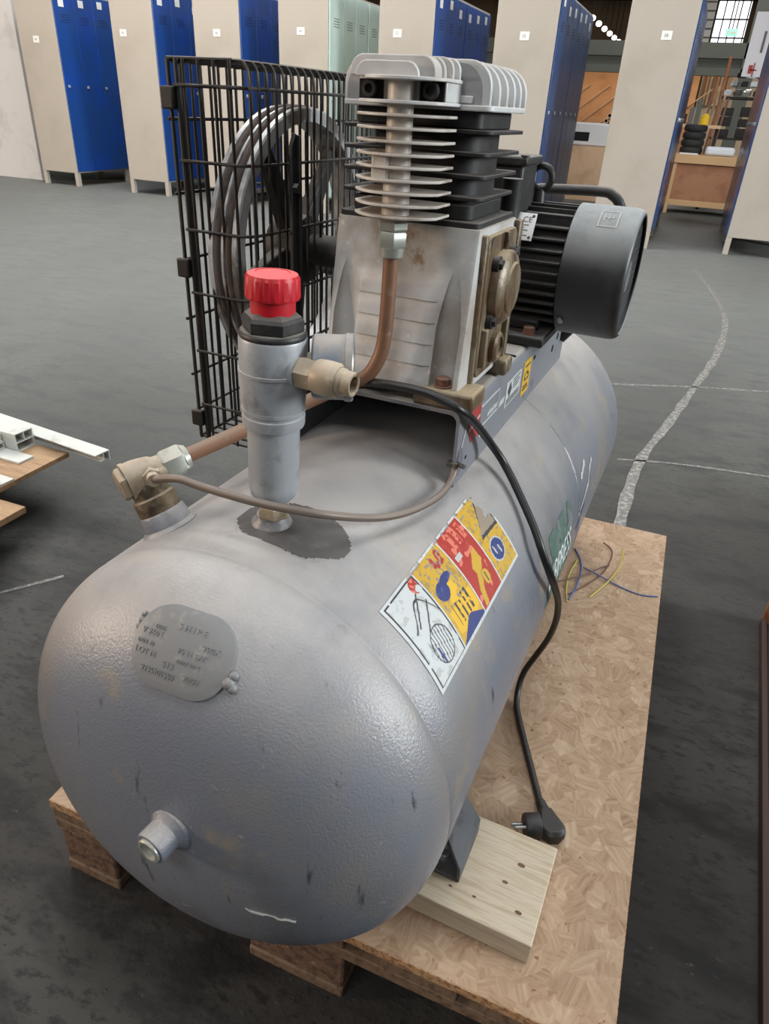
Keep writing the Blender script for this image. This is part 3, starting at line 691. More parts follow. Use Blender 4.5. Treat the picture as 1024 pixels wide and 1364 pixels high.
for a, b in (((.592, .685), (.623, .685)), ((.592, .69), (.618, .69)), ((.596, .70), (.62, .70)), ((.596, .70), (.596, .712)), ((.62, .70), (.61, .712)), ((.602, .712), (.62, .706)), ((.594, .722), (.622, .722))): frame_line(a, b, .0026, M_sdark, .001)
g = G(); g.prism([(.300 + .010 * math.cos(2 * PI * i / 20), .688 + .018 * math.sin(2 * PI * i / 20)) for i in range(20)], lambda u, v_, k: (.118 + k, u, v_), .0012, 0); g.build('weld_patch', M_tank, frame)
frame_line((.300, .70), (.312, .725), .004, M_scuff, .001, 'scuff_mark')
# cable clip at the near corner
g = G(); g.box(.108, .122, .282, .292, .686, .692); g.cyl((.122, .287, .690), (.131, .283, .691), .003, n=10); g.build('line_clip', M_frame_in, frame, bevel=.0008)

# ---- pump: crankcase as a loft with the bolt recesses cut into its leaning front
def cross(z):
    t = (z - .775) / (.945 - .775); bf = .295 + .026 * t
    aL, aR = -.067 + .002 * t, .1085 - .001 * t
    P = [(aL, .33), (aL, bf + .010), (aL + .003, bf + .003), (aL + .009, bf)]
    dep = max(0, min(.020, (.3145 - bf) * 1.25))
    def groove(ac, r):
        out = []
        for i in range(11):
            a = PI - PI * i / 10; out.append((ac + r * math.cos(a), bf + dep * math.sin(a) ** .7 if 0 < i < 10 else bf))
        return out
    rr = .0145 * (min(1, max(.06, dep / .012)) ** .5)
    P += groove(-.043, rr)
    pn = 0
    if z < .892:
        k = ((.892 - z) / .0235) % 1.0; pn = -.0028 * (1 - k) if z < .8915 else 0
        pn = -.0006 - .0026 * k
    P += [(-.043 + .0165, bf), (-.024, bf + pn), (.064, bf + pn), (.087 - .0165, bf)]
    P += groove(.087, rr)
    P += [(aR - .005, bf), (aR - .0015, bf + .002), (aR, bf + .007), (aR, .33), (aR, .40), (aR, .458), (aR - .008, .466), (aL + .008, .466), (aL, .458)]
    return [(a, b, z) for a, b in P]
for_z0 = .766
z = .892 - .0235 * 4
lv = sorted(set([.766, .780, .90, .905, .91, .92, .93, .945] + [.892 - .0235 * k + e for k in range(5) for e in (-.0004, .0004, -.008, -.016)]))
lv = [q for q in lv if .766 <= q <= .945]
g = G(); g.loft([cross(q) for q in lv])
crank = part(g, 'crankcase', M_alu, angle=32)
# feet of the crankcase
for x0, x1, ya, yb in ((.056, .130, .2885, .338), (.085, .126, .438, .470), (-.092, -.018, .2885, .338)):
    g = G(); g.box(x0, x1, ya, yb, ZT, .7755); g.build('mounting_foot', M_oily if x0 > 0 else M_alu, crank, bevel=.004)
for x, y in ((.087, .3045), (-.043, .3045)):
    g = G(); g.lathe([(0, 0), (.0105, 0), (.0105, .002), (.0085, .0022), (.0085, .0105), (.007, .0115), (0, .0115)], (x, y, .775), (0, 0, 1), 16)
    g.build('foot_bolt', M_rust, crank)
# machined right side: cover flange, bearing boss, ribs, sight glass
def rx(d): return .1085 + d
g = G(); g.prism(rrect(.112, .160, .012, 5, .396, .857), lambda u, v_, d: (rx(d), u, v_), -.002, .005)
cov = g.build('side_cover', M_oily, crank, bevel=.0015)
g = G(); g.lathe([(0, 0), (.042, 0), (.042, .012), (.038, .016), (.030, .018), (.028, .0205), (0, .0205)], (rx(.003), .396, .876), (1, 0, 0), 40); g.build('bearing_boss', M_oily, crank)
for (y, z) in ((.366, .906), (.428, .910), (.424, .848), (.366, .842)):
    g = G(); hexa(g, (rx(.004), y, z), (rx(.016), y, z), .0065); g.lathe([(0, 0), (.009, 0), (.009, .010), (0, .010)], (rx(.002), y, z), (1, 0, 0), 18); g.build('cover_bolt', M_iron, crank)
for (y, wz) in ((.352, .075), (.396, .045), (.440, .07)):
    g = G(); g.box(rx(-.001), rx(.012), y - .004, y + .004, .79, .79 + wz * .6); g.build('rib', M_oily, crank, bevel=.0015)
g = G(); g.box(rx(-.001), rx(.010), .396, .402, .915, .937); g.build('rib', M_oily, crank, bevel=.0015)
g = G(); g.lathe([(0, 0), (.019, 0), (.019, .008), (.016, .011), (.013, .011), (.012, .008), (0, .008)], (rx(.003), .405, .802), (1, 0, 0), 28); g.build('oil_sight_glass', M_oily, crank)
g = G(); g.box(rx(-.004), rx(.007), .454, .469, .768, .943); g.build('edge_flange', M_oily, crank, bevel=.002)
g = G(); g.box(rx(-.004), rx(.005), .3285, .337, .768, .94); g.build('edge_flange', M_oily, crank, bevel=.002)

# gasket plate, cylinder and its four big fins
cyl = None
def rr_solid(name, m, x0, x1, y0, y1, z0, z1, r, parent, bev=.0012):
    g = G(); g.prism(rrect(x1 - x0, y1 - y0, r, 6, (x0 + x1) / 2, (y0 + y1) / 2), lambda u, v_, d: (u, v_, d), z0, z1)
    if parent is None: return part(g, name, m, bevel=bev)
    return g.build(name, m, parent, bevel=bev)
cylb = rr_solid('cylinder_block', M_iron, -.040, .084, .346, .452, .950, 1.046, .026, None)
rr_solid('gasket_plate', M_iron, -.063, .1035, .325, .464, .944, .951, .008, cylb)
rr_solid('cylinder_foot', M_iron, -.052, .090, .334, .456, .951, .966, .012, cylb)
rr_solid('cylinder_top', M_iron, -.052, .090, .338, .455, 1.037, 1.053, .01, cylb)
for z, xr in ((.9725, .1005), (.9935, .1022), (1.0145, .1028), (1.0348, .1045)):
    rr_solid('cooling_fin', M_iron, -.065, xr, .330, .461, z - .0019, z + .0019, .012, cylb, .0008)

# head: flange, core and upright fins with rounded shoulders
def archpoly(x0, x1, z0, z1, r, n=7):
    out = [(x0, z0)]
    for i in range(n + 1): a = PI - PI / 2 * i / n; out.append((x0 + r + r * math.cos(a), z1 - r + r * math.sin(a)))
    for i in range(n + 1): a = PI / 2 - PI / 2 * i / n; out.append((x1 - r + r * math.cos(a), z1 - r + r * math.sin(a)))
    out.append((x1, z0)); return out
g = G(); g.prism(archpoly(-.059, .092, 1.057, 1.0945, .026), lambda u, v_, d: (u, d, v_), .331, .455)
head = part(g, 'cylinder_head', M_head, bevel=.0012)
rr_solid('head_flange', M_head, -.063, .1035, .327, .460, 1.053, 1.0585, .01, head)
for k, (y, xr) in enumerate(((.331, .099), (.357, .1005), (.383, .101), (.409, .1015), (.433, .1015), (.4545, .1015))):
    g = G(); g.prism(archpoly(-.061, xr, 1.057, 1.0965, .028 if k else .024), lambda u, v_, d: (u, d, v_), y, y + .006); g.build('head_fin', M_head, head, bevel=.001)
g = G(); g.box(.048, .082, .3285, .3325, 1.059, 1.066); g.build('casting_pad', M_head, head, bevel=.001)
# outlet block in front of the head, with stepped fins
g = G(); g.prism(archpoly(-.026, .062, 1.078, 1.0955, .014), lambda u, v_, d: (u, d, v_), .274, .334)
ob = g.build('outlet_block', M_head, head, bevel=.001)
for y, xr, zz in ((.262, .050, 1.090), (.278, .059, 1.094), (.292, .0645, 1.0955), (.306, .0675, 1.0965), (.320, .0695, 1.0965)):
    g = G(); g.prism(archpoly(-.024 + (.332 - y) * .14, xr, 1.077, zz, .012), lambda u, v_, d: (u, d, v_), y, y + .005); g.build('outlet_fin', M_head, head, bevel=.0008)
g = G(); g.box(-.020, .069, .288, .335, 1.058, 1.077); g.build('outlet_neck', M_head, head, bevel=.002)
for x in (-.0085, .0555):
    g = G(); g.lathe([(0, -.004), (.0082, -.004), (.0082, .0055), (.0072, .0065), (.0042, .0065), (.0042, .003), (0, .003)], (x, .286, 1.0675), (0, -1, 0), 20); g.build('socket_screw', M_iron, head)
    g = G(); g.box(x - .0125, x + .0125, .285, .290, 1.0585, 1.0765); g.build('screw_recess', M_darkhole, head)

# aftercooler: vertical tube with eleven flat fins, hung from the outlet
def dplate(x0, x1, y0, y1, n=14):
    out = [(x1, y1), (x0, y1)]; cx_ = (x0 + x1) / 2; hw = (x1 - x0) / 2
    for i in range(n + 1):
        t = -1 + 2 * i / n; out.append((cx_ + hw * t, y0 + (y1 - y0) * .42 * abs(t) ** 2.6))
    return out
g = G(); g.lathe([(0, .952), (.0145, .952), (.0135, .985), (.0128, 1.02), (.0128, 1.0765), (0, 1.0765)], (.0262, .280, 0), (0, 0, 1), 32)
cool = part(g, 'aftercooler_tube', M_cooler)
g = G(); g.box(.005, .023, .262, .282, .987, 1.0135); g.build('cast_lug', M_cooler, cool, bevel=.002)
fz = [1.0465, 1.0353, 1.0240, 1.0127, 1.0017, .9900, .9785, .9672, .9562]
for k, z in enumerate(fz):
    g = G(); g.prism(dplate(-.0225, .0705, .257, .322), lambda u, v_, d: (u, v_, d), z - .0013, z + .0013); g.build('cooling_fin', M_cooler, cool, bevel=.0006)
for z in (1.0768, 1.0573):
    g = G(); g.prism(dplate(-.0205, .0712, .252, .326), lambda u, v_, d: (u, v_, d), z - .0016, z + .0016); g.build('cap_plate', M_head, cool, bevel=.0007)
g = G(); hexa(g, (.0245, .280, .952), (.0245, .280, .942), .0165); g.build('hex_adaptor', M_zinc, cool)
g = G(); hexa(g, (.0248, .280, .9415), (.0245, .280, .925), .0155); g.lathe([(0, 0), (.0135, 0), (.0125, -.009), (.0105, -.0105), (0, -.0105)], (.0245, .280, .925), (0, 0, 1), 24); g.build('compression_nut', M_zinc, cool)

# copper discharge pipe from the cooler round behind the regulator to the check valve
VC = VB + VN * .0640        # centre of the valve body
pd = (Vector((-.03, .255, .763)) - VC).normalized()
pp = spline([(.0242, .280, .92), (.0238, .279, .88), (.0232, .277, .84), (.0205, .274, .812), (.011, .268, .789), (-.006, .262, .775), (-.03, .245, .764)] + [tuple(VC + pd * .16), tuple(VC + pd * .09), tuple(VC + pd * .05)], 7)
g = G(); g.tube(pp, .0082, 16); part(g, 'discharge_pipe', M_copper)

# check valve
up = VN
g = G(); g.lathe([(0, .015), (.0205, .015), (.0215, .021), (.0225, .024), (.0225, .040), (.0195, .042), (.0190, .050), (.0165, .060), (.0160, .068), (.0145, .0755), (.010, .080), (0, .081)], VB, VN, 28)
valve = part(g, 'check_valve', M_brassold)
g = G(); g.lathe([(0, -.016), (.0195, -.016), (.0195, -.006), (.0185, .002), (.0165, .012), (.0140, .016), (.0135, .030), (0, .030)], VC, pd, 28); g.build('valve_body', M_brass, valve)
g = G(); hexa(g, VC - pd * .025, VC - pd * .017, .0185); g.lathe([(0, 0), (.0205, 0), (.0205, .004), (0, .004)], VC - pd * .018, pd, 28); g.build('hex_cap', M_brass, valve)
g = G(); hexa(g, VC + pd * .022, VC + pd * .046, .0168, .003); g.lathe([(0, 0), (.0150, 0), (.012, .006), (0, .006)], VC + pd * .045, pd, 24); g.build('compression_nut', M_zinc, valve)
ud = Vector((.75, -.62, .16)).normalized()
g = G(); hexa(g, VC + ud * .010 + pd * .008, VC + ud * .021 + pd * .008, .0105); g.lathe([(0, 0), (.0075, 0), (.0065, .010), (0, .010)], VC + ud * .02 + pd * .008, ud, 20); g.build('unloader_nut', M_brass, valve)
us = VC + ud * .026 + pd * .008
g = G(); g.tube(spline([tuple(us), (-.082, .035, .7325), (-.052, .034, .7320), (.010, .034, .7322), (.062, .060, .7215), (.0905, .120, .6945), (.108, .170, .681), (.1185, .225, .6735), (.119, .265, .672), (.1185, .283, .681), (.1175, .286, .692)], 8), .0041, 12)
part(g, 'unloader_line', mat('dull_line_tube', S(112, 100, 90), .5, .3, dust=(S(140, 130, 122), .4, .95, .6)))

# ---- filter regulator, upright on the tank
RX, RY = .0035, .0715
RS = .885
RD = Vector((.030, 0, 1)).normalized(); RO = Vector((RX - .030 * .0, RY, .70))
def rl(prof, n=40, **k):
    g = G(); g.lathe([(r * RS, h - .70) for r, h in prof], RO, RD, n, **k); return g
reg = part(rl([(0, .715), (.012, .715), (.018, .717), (.0245, .724), (.0272, .735), (.0272, .798), (0, .798)], 24, rfun=lambda i, h: 1.0 + (.02 if i % 3 == 0 and h > .722 - .70 else 0)), 'filter_regulator', M_reg, angle=28)
rl([(0, .7975), (.0318, .7975), (.0325, .80), (.0325, .8075), (.0316, .8085), (.0316, .8105), (.0328, .812), (.0328, .815), (0, .815)]).build('clamp_ring', M_reg, reg)
body = rl([(0, .815), (.0318, .815), (.0328, .823), (.0338, .845), (.0338, .877), (.0330, .879), (0, .879)], 48, rfun=lambda i, h: 1 + (.016 if i % 6 == 0 and .82 < h + .70 < .876 else 0)).build('regulator_body', M_reg, reg, angle=25)
rl([(.0330, .8465), (.0350, .8475), (.0350, .8500), (.0330, .8510)]).build('moulded_band', M_reg, reg)
rl([(0, .879), (.0325, .879), (.0332, .881), (.0325, .8832), (.031, .8845), (0, .8845)]).build('seal_ring', M_blackp, reg)
rl([(0, .884), (.0285, .884), (.0305, .8855), (.0305, .8940), (.028, .8970), (.022, .9005), (0, .9015)], 6, phase=.35).build('bonnet_nut', M_blackp, reg, angle=20)
rl([(0, .897), (.0212, .897), (.0215, .900), (.0215, .9125), (0, .9125)]).build('knob_collar', M_red, reg)
rl([(0, .911), (.0252, .911), (.0262, .9128), (.0256, .9275), (.0236, .9305), (.0165, .9318), (.016, .9312), (0, .9312)], 72, rfun=lambda i, h: 1 if (i % 4 or h + .70 < .9115 or h + .70 > .9295) else .955).build('knob', M_red, reg, angle=25)
g = G(); hexa(g, RO + Vector((0, 0, -.002)), RO + Vector((0, 0, .0125)), .0165); g.lathe([(0, .0), (.011, 0), (.011, .02), (0, .02)], RO, RD, 20); g.build('brass_nipple', M_brass, reg)
# quick coupling pointing across the tank
cd = Vector((1, -.045, -.02)).normalized(); c0 = Vector((.006, .0700, .8530))
def cl(prof, m, name, n=24, **k):
    g = G(); g.lathe(prof, c0, cd, n); return g.build(name, m, reg, **k)
cl([(0, .020), (.0155, .020), (.0150, .032), (0, .032)], M_reg, 'port_boss')
cl([(0, .030), (.0135, .030), (.0145, .032), (.0145, .047), (.0135, .049), (0, .049)], M_brass, 'hex_body', 6, angle=20)
cl([(0, .047), (.0135, .047), (.0152, .050), (.0155, .060), (.0150, .068), (.0128, .071), (0, .071)], M_brass, 'coupling_sleeve')
cl([(.0075, .0835), (.0075, .068), (.0105, .068), (.0120, .0705), (.0120, .0745), (.0108, .0765), (.0108, .0825), (.0098, .0845), (.0078, .0845), (.0070, .0838), (.0066, .074), (0, .074)], M_brass, 'coupling_nose', angle=30)
# pressure gauge further round the body
gd = Vector((.90, .435, 0)).normalized(); g0_ = Vector((.004, RY, .8520))
g = G(); g.lathe([(0, .024), (.0125, .024), (.012, .040), (.0105, .043), (0, .043)], g0_, gd, 20); g.build('gauge_stem', M_brass, reg)
g = G(); hexa(g, g0_ + gd * .037 + Vector((0, 0, -.012)), g0_ + gd * .047 + Vector((0, 0, -.012)), .009); g.build('stem_nut', M_brass, reg)
gc = g0_ - gd * .002
g = G(); g.lathe([(0, .040), (.0265, .040), (.0282, .042), (.0285, .046), (.0285, .070), (0, .070)], gc, gd, 40); g.build('gauge_case', M_gauge, reg)
g = G(); g.lathe([(.026, .068), (.0298, .069), (.0298, .075), (.0285, .0765), (.0262, .0765)], gc, gd, 40); g.build('gauge_bezel', M_gauge, reg)
g = G(); g.lathe([(0, .074), (.0268, .074), (.0268, .0755), (0, .0755)], gc, gd, 40); g.build('gauge_face', M_gaugeglass, reg)

# ---- motor across the rear of the frame
MY, MZ = .690, .8535
g = G(); g.lathe([(0, -.085), (.070, -.085), (.076, -.072), (.076, .145), (0, .145)], (0, MY, MZ), (1, 0, 0), 48)
motor = part(g, 'electric_motor', M_motor)
for k in range(-5, 7):
    z = k * .0145 + .004
    hw = math.sqrt(max(.0895 ** 2 - z ** 2, 0))
    if hw < .03: continue
    g = G(); g.box(-.075, .141, MY - hw, MY + hw, MZ + z - .0016, MZ + z + .0016); g.build('cooling_fin', M_motor, motor, bevel=.0006)
for k in (-3, -2, -1, 0, 1, 2, 3):
    y = k * .0145; hh = math.sqrt(.0895 ** 2 - y * y)
    g = G(); g.box(-.075, .141, MY + y - .0016, MY + y + .0016, MZ - .03, MZ + hh); g.build('cooling_fin', M_motor, motor, bevel=.0006)
g = G(); g.lathe([(.0905, .142), (.0925, .1435), (.0925, .218), (.0918, .225), (.0895, .2305), (.086, .2335), (.0835, .2340), (.0825, .2325), (.0855, .2300), (.0885, .226), (.0900, .219), (.0905, .142)], (0, MY, MZ), (1, 0, 0), 72)
cowl = g.build('fan_cowl', M_cowl, motor, angle=40)
# perforated end: a flat mesh of crossing bars inside the rim
g = G()
for k in range(-10, 11):
    for s in (1, -1):
        o_ = k * .0092; hw = math.sqrt(max(.0865 ** 2 - o_ ** 2, 0))
        if hw < .008: continue
        d1 = Vector((0, math.cos(s * PI / 3), math.sin(s * PI / 3))); d2 = Vector((0, -d1.z, d1.y)); c = Vector((.2270, MY, MZ)) + d2 * o_
        g.tube([c - d1 * hw, c + d1 * hw], .0015, 4)
g.lathe([(0, 0), (.022, 0), (.022, .002), (0, .002)], (.2260, MY, MZ), (1, 0, 0), 24)
g.build('fan_grille', mat('grille_steel', S(128, 130, 132), .45, .4), motor, stuff=True)
g = G(); g.lathe([(0, 0), (.089, 0), (.089, .002), (0, .002)], (.150, MY, MZ), (1, 0, 0), 40); g.build('fan_backplate', M_darkhole, motor)
for k in range(7):
    Mx = Matrix.Translation((.195, MY, MZ)) @ Matrix.Rotation(2 * PI * k / 7, 4, 'X'); g = G(); g.box(-.025, .02, .02, .078, -.0015, .0015, Mx); g.build('fan_blade', M_blackp, motor)
g = G(); g.lathe([(0, 0), (.0055, 0), (.0055, .003), (.002, .0045), (0, .0045)], (.152, MY - .0695, MZ - .0600), (0, -.76, -.64), 14); g.build('cowl_screw', M_steel, motor)
# worn white stencil on the cowl
def cowl_pt(x, th, lift=.0008): return Vector((x, MY - (.0925 + lift) * math.sin(th), MZ + (.0925 + lift) * math.cos(th)))
g = G()
def cowl_bar(x0, x1, t0, t1):
    n_ = 6; v = []; f = []
    for i in range(n_ + 1):
        t = t0 + (t1 - t0) * i / n_; v += [cowl_pt(x0, t), cowl_pt(x1, t)]
    for i in range(n_): f.append((2 * i, 2 * i + 1, 2 * i + 3, 2 * i + 2))
    g.add(v, f)
cowl_bar(.178, .180, .34, .70); cowl_bar(.203, .205, .34, .70); cowl_bar(.178, .205, .685, .705); cowl_bar(.178, .205, .335, .35)
for k in range(3): cowl_bar(.184 + k * .006, .1855 + k * .006, .44, .58 - k * .03)
cowl_bar(.183, .198, .50, .515)
g.build('stencil_frame', M_scuff, motor, smooth=False)
# foot plate, eye bolt, nameplate, terminal box
g = G(); g.box(-.09, .138, .589, .79, ZT, .769); g.box(-.07, .12, .625, .755, .769, .785); g.build('motor_foot', M_motor, motor, bevel=.003)
for x, y in ((.112, .606), (-.06, .606), (.112, .775)):
    g = G(); g.lathe([(0, 0), (.0105, 0), (.0105, .002), (.009, .002), (.009, .010), (.0075, .011), (0, .011)], (x, y, .769), (0, 0, 1), 6); g.build('foot_bolt', M_rust, motor)
g = G(); g.tube([(.078 + .0155 * math.cos(t), MY, MZ + .1205 + .0155 * math.sin(t)) for t in [2 * PI * i / 28 for i in range(28)]], .0050, 10, closed=True); g.cyl((.078, MY, .935), (.078, MY, .960), .010, .0075); g.build('eye_bolt', M_motor, motor)
g = G(); Mx = Matrix.Translation((.0715, .6055, .9165)) @ Matrix.Rotation(math.radians(-28), 4, 'X'); g.box(-.026, .026, -.0012, .0012, -.019, .019, Mx)
npl = g.build('rating_plate', mat('bare_aluminium_plate', S(206, 208, 208), .4, .2), motor)
tv, tf = text2d('CE', .011, 1); g = G(); g.add([Mx @ Vector((.008 + a, -.0018, .006 + b)) for a, b in tv], tf); g.build('plate_text', M_sdark, motor, smooth=False)
g = G()
for k in range(5): g.box(-.020, .018 - (k % 2) * .006, -.0016, -.0011, -.013 + k * .0036, -.0118 + k * .0036, Mx)
g.build('plate_lines', M_ink, motor, smooth=False)
g = G()
for a, b in ((.022, .015), (.022, -.015)): g.lathe([(0, 0), (.0022, 0), (.0015, .0015), (0, .002)], Mx @ Vector((a, -.0012, b)), Mx.to_3x3() @ Vector((0, -1, 0)), 10)
g.build('plate_rivet', M_sdark, motor)
g = G(); g.box(-.020, .0725, .600, .680, .930, .992); tb = g.build('terminal_box', M_blackp, motor, bevel=.004)
g = G(); g.box(-.025, .078, .595, .685, .992, 1.0035); g.build('terminal_lid', M_blackp, motor, bevel=.003)
for x in (-.016, .0725):
    g = G(); g.cyl((x, .601, .997), (x, .601, 1.0055), .006, n=12); g.build('lid_lug', M_blackp, motor)
g = G(); g.lathe([(0, 0), (.011, 0), (.010, .006), (0, .008)], (.022, .600, .968), (0, -1, 0), 20); g.build('cable_gland', M_frame, motor)
# motor pulley and the two belts, flywheel inside the guard
FY, FZ, FR = .428, .882, .166
g = G(); g.lathe([(0, 0), (.050, 0), (.054, .003), (.047, .012), (.054, .020), (.054, .022), (.047, .031), (.054, .039), (.050, .042), (0, .042)], (-.205, MY, MZ), (1, 0, 0), 40); g.cyl((-.17, MY, MZ), (-.08, MY, MZ), .014)
g.build('motor_pulley', M_pulley, motor)
prf = [(FR - .016, 0), (FR - .002, 0), (FR, .0015), (FR, .0075), (FR - .008, .0105), (FR - .008, .0165), (FR, .0195), (FR, .0225), (FR - .008, .0255), (FR - .008, .0315), (FR, .0345), (FR, .0405), (FR - .002, .042), (FR - .016, .042), (FR - .018, .034), (FR - .018, .008), (FR - .016, 0)]
g = G(); g.lathe(prf, (-.203, FY, FZ), (1, 0, 0), 96); fly = part(g, 'flywheel', M_pulley, angle=30)
g = G(); g.lathe([(0, 0), (.040, 0), (.042, .003), (.042, .045), (.030, .050), (0, .050)], (-.206, FY, FZ), (1, 0, 0), 32); g.cyl((-.16, FY, FZ), (-.06, FY, FZ), .020); g.build('hub', M_iron, fly)
for k in range(5):
    a = 2 * PI * k / 5 + .55; Mx = Matrix.Translation((-.182, FY, FZ)) @ Matrix.Rotation(a, 4, 'X')
    g = G(); g.loft([[(-.010, -.015, .036), (.010, -.015, .036), (.010, .015, .036), (-.010, .015, .036)], [(-.006, -.009, FR - .014), (.006, -.009, FR - .014), (.006, .009, FR - .014), (-.006, .009, FR - .014)]])
    g.v = [tuple(Mx @ Vector(p)) for p in g.v]; g.build('spoke', M_iron, fly, bevel=.003)
def belt(x):
    r1, r2 = FR - .003, .050; D = math.hypot(MY - FY, MZ - FZ); base = math.atan2(MZ - FZ, MY - FY); ph = math.acos((r1 - r2) / D)
    pts = []
    for i in range(41):
        t = base + ph + (2 * PI - 2 * ph) * i / 40; pts.append((x, FY + r1 * math.cos(t), FZ + r1 * math.sin(t)))
    for i in range(17):
        t = base - ph + 2 * ph * i / 16; pts.append((x, MY + r2 * math.cos(t), MZ + r2 * math.sin(t)))
    g = G(); g.tube(pts, .0052, 6, closed=True); return part(g, 'drive_belt', M_belt, angle=60)
belt(-.189); belt(-.174)

# breather pipe beside the crankcase, grab handle behind the motor
g = G(); g.lathe([(0, .912), (.0120, .912), (.0120, .984), (.0125, .986), (0, .9865)], (.0945, .470, 0), (0, 0, 1), 24); br = part(g, 'breather_pipe', M_blackp)
g = G(); g.lathe([(0, .862), (.0130, .862), (.0130, .9), (.0138, .902), (.0138, .912), (.0125, .914), (0, .914)], (.0955, .470, 0), (0, 0, 1), 24); g.build('pipe_collar', M_frame_in, br)
g = G(); g.box(.078, .110, .455, .486, .85, .866); g.build('pipe_seat', M_oily, br, bevel=.002)
g = G(); g.tube(spline([(.02, .86, .60 + .1), (.02, .86, .80), (.022, .86, .925), (.034, .86, .943), (.06, .86, .946), (.14, .86, .949), (.160, .86, .945), (.174, .86, .932), (.182, .86, .905), (.184, .86, .80), (.118, .86, .70)], 7), .0082, 12); part(g, 'grab_handle', M_blackp)

# ---- belt guard: inner wire basket, outer panel, clips
GA, GO, GY0, GY1, GZ0, GZ1 = -.140, -.242, .266, .985, .651, 1.086
wr = .0018
g = G(); rc = .018
def bent(y):    # an upright of the inner face that bends over the top and under the bottom
    return spline([(GO + .004, y, GZ1 - .002), (GA - rc, y, GZ1), (GA - .004, y, GZ1 - .004), (GA, y, GZ1 - rc), (GA, y, GZ1 - .06)], 4) + [Vector((GA, y, GZ0 + .06))] + spline([(GA, y, GZ0 + rc), (GA - .004, y, GZ0 + .004), (GA - rc, y, GZ0), (GO + .004, y, GZ0)], 4)
g.tube(bent(0), wr, 6); guard_wire = g
frameg = G()
# rim rods along the top and bottom edges
for x, z in ((GO, GZ1), (GO, GZ0), (GA - .02, GZ1 - .001), (GA - .02, GZ0 + .001)):
    frameg.tube([(x, GY0 + .004, z), (x, GY1, z)], .0024, 8)
frameg.tube([(GO, GY0 + .004, GZ0), (GO, GY0 + .004, GZ1)], .0022, 8); frameg.tube([(GO + .014, GY0 + .002, GZ0), (GO + .014, GY0 + .002, GZ1)], .0034, 8)
frameg.tube([(GO, GY1, GZ0), (GO, GY1, GZ1)], .0022, 8); frameg.tube([(GA - .02, GY1, GZ0), (GA - .02, GY1, GZ1)], .0022, 8)
frameg.tube([(GA - .02, GY0 + .004, GZ1), (GO, GY0 + .004, GZ1)], .0022, 8)
guard = part(frameg, 'belt_guard', M_wire)
ny = 43; sp = (GY1 - GY0 - .02) / (ny - 1)
w0 = None
for i in range(ny):
    y = GY0 + .005 + sp * i
    if w0 is None: w0 = guard_wire.build('upright_wire', M_wire, guard, angle=60); w0.location = (0, y, 0)
    else: dup(w0, guard, (0, y, 0))
g = G(); g.tube([(0, 0, GZ0), (0, 0, GZ1)], wr, 6)
w1 = None
for i in range(41):
    y = GY0 + .026 + sp * i
    if w1 is None: w1 = g.build('panel_wire', M_wire, guard, angle=60); w1.location = (GO, y, 0)
    else: dup(w1, guard, (GO, y, 0))
# uprights on the near end face
for k in range(5):
    x = GA - .020 - k * .0195; dup(w1, guard, (x, GY0, 0))
# ring wires bent round the near end, and the outer panel's own cross wires
g = G(); g.tube(spline([(GO + .012, GY0 - .003, 0), (GA - .035, GY0 - .003, 0), (GA - .012, GY0 - .001, 0), (GA - .002, GY0 + .012, 0), (GA, GY0 + .04, 0)], 5) + [Vector((GA, GY1, 0))], .0019, 6)
w2 = None
for z in (1.062, .990, .918, .846, .774, .702):
    if w2 is None: w2 = g.build('ring_wire', M_wire, guard, angle=60); w2.location = (0, 0, z)
    else: dup(w2, guard, (0, 0, z))
g = G(); g.tube([(GO - .001, GY0 - .002, 0), (GO - .001, GY1, 0)], .0019, 6)
w3 = None
for z in (1.030, .955, .882, .812, .740, .690):
    if w3 is None: w3 = g.build('cross_wire', M_wire, guard, angle=60); w3.location = (0, 0, z)
    else: dup(w3, guard, (0, 0, z))
g = G(); g.box(-.005, .012, -.004, .004, -.011, .011)
w4 = None
for z in (1.050, .874, .681):
    if w4 is None: w4 = g.build('guard_clip', M_wire, guard, bevel=.002); w4.location = (GO, GY0 - .003, z)
    else: dup(w4, guard, (GO, GY0 - .003, z))
# strap that carries the guard
g = G(); g.prism([(.3325, .72), (.3455, .72), (.3455, 1.020), (.341, 1.022), (.3325, 1.008)], lambda u, v_, d: (d, u, v_), -.128, -.133)
g.box(-.133, -.124, .3435, .3465, .72, 1.020); g.box(-.14, -.119, .334, .346, .70, .72); st = part(g, 'guard_strap', M_motor, bevel=.001)
g = G(); g.lathe([(0, 0), (.006, 0), (.006, .006), (0, .006)], (-.128, .338, .965), (1, 0, 0), 6); g.build('strap_bolt', M_iron, st)
# ------------------------------------------------------------------ power cord with its plug
cw_pts = [(-.06, .276, .7605), (-.012, .272, .7715), (.030, .266, .7790), (.0765, .268, .7785), (.1050, .270, .7715), (.1200, .2739, .7638), (.1268, .2949, .7486), (.1305, .3371, .7176), (.137, .3755, .6837), (.149, .3899, .6602), (.165, .386, .6417), (.1795, .379, .6254), (.2095, .3608, .5921), (.229, .3479, .5649), (.244, .3581, .5267), (.2510, .4029, .4721), (.2535, .4465, .42), (.2519, .4836, .36), (.2429, .5087, .30), (.2275, .524, .245), (.2144, .5212, .205), (.2123, .5037, .178), (.2189, .4767, .1655), (.2336, .4422, .1655), (.2503, .4076, .1655), (.2861, .3351, .1655), (.3040, .2980, .1668)]
CR = .0052
cpath = [L2W(p) for p in spline(cw_pts, 8)]
g = G(); g.tube(cpath, CR, 12); cord = g.build('power_cord', M_cord, angle=60)
tag(cord, 'black power cable looping from the pump over the tank side to its plug', 'power cable')
pe = L2W((.3040, .2980, .1705)); pdn = (L2W((.3360, .2380, .1760)) - pe).normalized()
